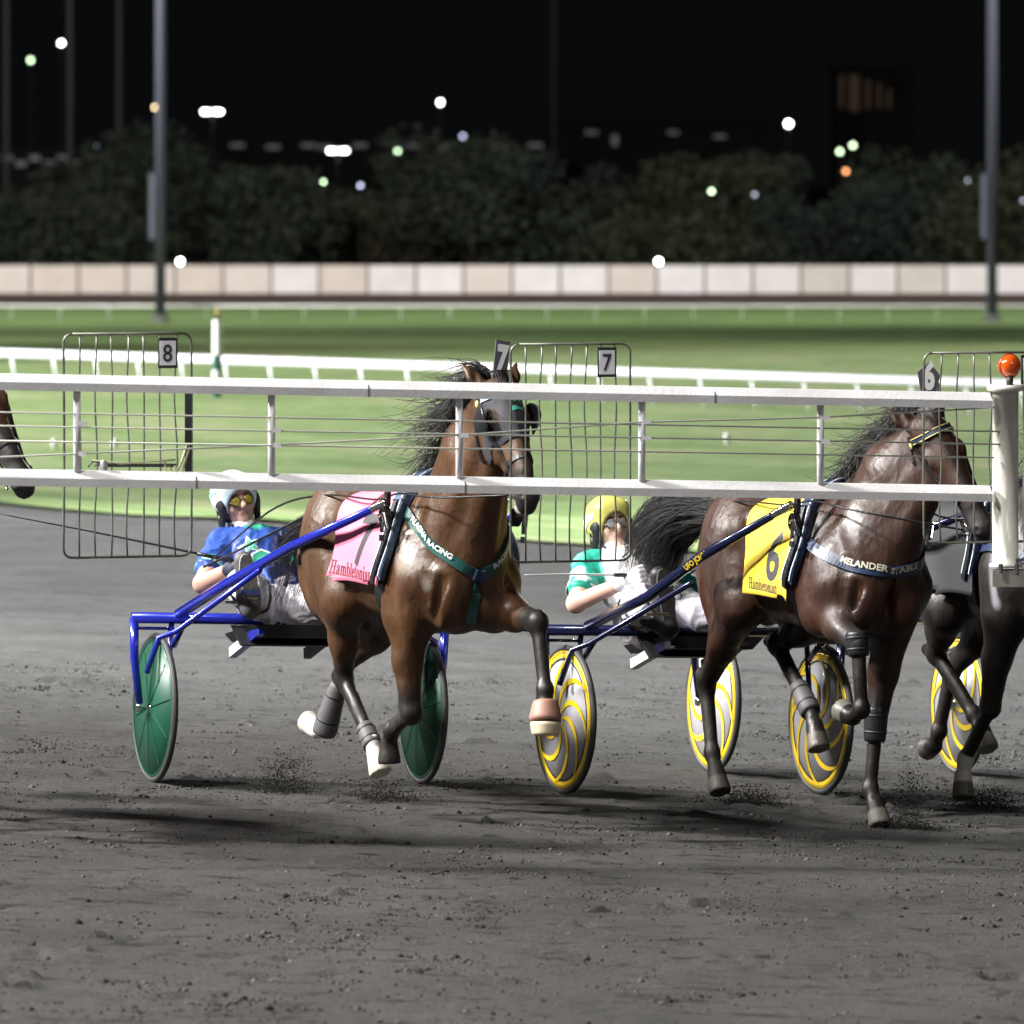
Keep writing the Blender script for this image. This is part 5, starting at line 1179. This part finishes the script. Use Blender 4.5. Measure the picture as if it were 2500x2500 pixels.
tag(d7, 'driver in blue jersey with green stars, white helmet and yellow glasses, leaning back', 'person')
GRN = mat('emerald_print', (.01, .28, .17), .5)
def jdec(bj, jo, lo, c0, m_, nm, off): map2d(nm, poly2d([lo]), decal_fn(c0, (.1, 1, 0), (-.55, .05, .8), bj, off), m_, jo, .02)
for (cx, cy, cz, r_0) in ((-.2, -.17, 1.13, .062), (-.2, .07, 1.13, .062)):
    jdec(bj7, j7, star(r_0, r_0 * .42, .2), (cx, cy, cz), GLASSW, 'star_outline', .006); jdec(bj7, j7, star(r_0 * .78, r_0 * .33, .2), (cx, cy, cz), GRN, 'star', .009)
for (cx, cy, cz, w_) in ((-.2, -.12, 1.03, 1), (-.2, .07, 1.02, -1)):
    q = [(-.055, -.035), (-.05, .03), (.0, .055), (.05, .03), (.055, -.035), (0, -.02)]
    jdec(bj7, j7, q, (cx, cy, cz), GLASSW, 'chest_panel_outline', .006); jdec(bj7, j7, [(a * .8, b_ * .8) for a, b_ in q], (cx, cy, cz), GRN, 'chest_panel', .009)
def cuff(jo, s_, e_, t, m_, m2):
    s_, e_ = V3(*s_), V3(*e_); p = s_ * (1 - t) + e_ * t; d_ = norm(e_ - s_)
    MB().lathe(Vector(p), tuple(d_), [(.072, -.004), (.074, 0), (.073, .03), (.071, .034)], 24).build('cuff', m_, jo, True); MB().lathe(Vector(p - d_ * .012), tuple(d_), [(.073, -.004), (.0745, 0), (.0735, .008)], 24).build('cuff_trim', m2, jo, True)
o7 = V3(*D7['off']); cuff(j7, V3(*D7['shR']) + o7, V3(*D7['elR']) + o7, .60, mat('aqua_trim', (.25, .62, .58), .5), GRN); cuff(j7, V3(*D7['shL']) + o7, V3(*D7['elL']) + o7, .60, mat('aqua_trim', (.25, .62, .58)), GRN)
hb = Vector(HH7(-.02, -.15, .05))
map2d('helmet_stripe', poly2d([[(-.07, -.02), (-.02, .01), (.06, .02), (.07, .035), (0, .03), (-.07, .005)], [(-.06, .05), (.05, .06), (.05, .068), (-.06, .06)]]), decal_fn(hb, tuple(ax7[0]), tuple(ax7[2]), bh7, .003), mat('aqua_trim', (.25, .62, .58)), ho7, .015)
D6 = dict(off=(-.06, -.13, -.02), hip=(-.14, 0, .855), chest=(-.33, -.06, 1.05), neck=(-.45, -.09, 1.135), head=(-.49, -.11, 1.285), face=(1, .03, -.05), shR=(-.42, -.24, 1.09), shL=(-.37, .09, 1.085),
    elR=(-.16, -.42, .93), elL=(-.10, .31, .93), haR=(.08, -.24, 1.06), haL=(.18, .33, 1.04), kR=(.22, -.26, .97), kL=(.26, .36, .97), aR=(.40, -.27, .90), aL=(.45, .50, .92),
    toR=(.47, -.25, 1.10), heR=(.47, -.20, .85), toL=(.56, .56, 1.10), heL=(.53, .54, .875))
TEAL = mat('teal_silk', (.015, .34, .24), .5, attr='coat', var=.06, bump=.2, bscale=25)
d6, j6, bj6, bh6, ho6, HH6, ax6 = driver(6, D6, dict(skin=(.66, .42, .33), jersey=TEAL, jcol=(.72, .72, .74), jz=[((-.42, -.24, 1.10), (-.24, -.37, .99), .105, (.015, .33, .24), .01), ((-.37, .09, 1.09), (-.2, .24, .99), .105, (.015, .33, .24), .01), ((-.42, -.09, 1.15), (-.22, -.15, 1.02), .05, (.75, .38, .04), .01), ((-.42, -.09, 1.15), (-.2, .02, 1.02), .05, (.75, .38, .04), .01), ((-.30, -.36, 1.08), (-.27, -.36, 1.0), .04, (.72, .72, .74), .006)], trousers=mat('grey_white_trousers', (.52, .50, .58), .65, bump=.5, bscale=9), boot=mat('black_boot', (.015, .015, .016), .5), sole=mat('dark_sole', (.045, .043, .042), .85, bump=.3), glove=mat('white_glove', (.72, .72, .74), .7), helmet=mat('yellow_helmet', (.62, .60, .16), .25, coat=.5), lens=mat('clear_lens', (.35, .35, .36), .08, coat=.6)))
tag(d6, 'driver in teal and white jersey, yellow helmet, face half hidden by a black tail', 'person')
WJ = mat('white_silk', (.74, .74, .76), .55); OJ = mat('orange_silk', (.75, .38, .04), .55)
o6 = V3(*D6['off']); cuff(j6, V3(*D6['shR']) + o6, V3(*D6['elR']) + o6, .60, WJ, WJ)
map2d('helmet_stripe', poly2d([[(-.09, -.07), (-.03, -.05), (.07, -.01), (.08, .02), (0, .01), (-.09, -.03)]]), decal_fn(Vector(HH6(-.02, -.15, .06)), tuple(ax6[0]), tuple(ax6[2]), bh6, .003), WJ, ho6, .015)

# whips are held, so they stand alone
def whip(M, a, b_, mid, m_, lb):
    a = M @ Vector(a); b_ = M @ Vector(b_); mid = M @ Vector(mid); o0 = empty('whip', a); tag(o0, lb, 'whip')
    P = [Vector(p) - a for p in spline([a, mid, b_], 24)]
    MB().tube(P[:5], .010, 8).build('handle', BLACK, o0, True); MB().tube(P[4:], [.0062 - .0036 * i / 19 for i in range(20)], 6).build('stick', m_, o0, True)
whip(FRM[7], (.10, -.31, 1.07), (-.25, -1.42, 1.27), (-.07, -.87, 1.175), BLACKM, 'long black whip slanting left from the hand of the driver in blue')
whip(FRM[6], (.02, -.36, 1.06), (.10, -.96, 1.06), (.06, -.66, 1.065), GLASSW, 'white whip held level by the driver in teal')

# ------------------------------------------------------------------ dirt thrown up by hooves and wheels
def spray(cx, cy, w_, h_, n_, seed, lb, lean=0):
    r = random.Random(seed); vs = []; fs = []
    for i in range(n_):
        t = r.random() ** 1.8; x = cx + r.gauss(0, w_) * (1 - .3 * t) + lean * t; y = cy + r.gauss(0, w_ * .8); z = gz(x, y) + t * h_ * (.5 + r.random() * .5); s = .0012 + .0042 * r.random() ** 4; k = len(vs)
        for q in ((1, 0, 0), (-1, 0, 0), (0, 1, 0), (0, -1, 0), (0, 0, 1), (0, 0, -1)):
            j = .6 + .8 * r.random(); vs.append((x + q[0] * s * j, y + q[1] * s * j, z + q[2] * s * j))
        for f in ((0, 2, 4), (2, 1, 4), (1, 3, 4), (3, 0, 4), (2, 0, 5), (1, 2, 5), (3, 1, 5), (0, 3, 5)): fs.append(tuple(k + a for a in f))
    o = mesh_obj('flying_dirt', vs, fs, mat('dark_dirt', (.022, .021, .02), .95, spec=.1)); tag(o, lb, 'dirt', kind='stuff')
spray(-1.1, 34.2, .085, .24, 3000, 1, 'spray of dark dirt thrown up behind the number 7 horse', .04)
spray(-.62, 33.8, .10, .13, 3000, 2, 'low spray of dirt under the hind hooves of the number 7 horse')
spray(1.15, 34.3, .10, .10, 3200, 3, 'low spray of dirt behind the planted hind hoof of the number 6 horse')
spray(1.86, 34.0, .05, .30, 1600, 4, 'thin plume of dirt beside the planted fore leg of the number 6 horse', .04)
spray(1.82, 33.2, .09, .06, 2000, 6, 'dirt bursting round the planted fore hoof of the number 6 horse')
spray(2.28, 34.6, .10, .12, 3800, 5, 'dark burst of dirt at the hooves of the near black horse')
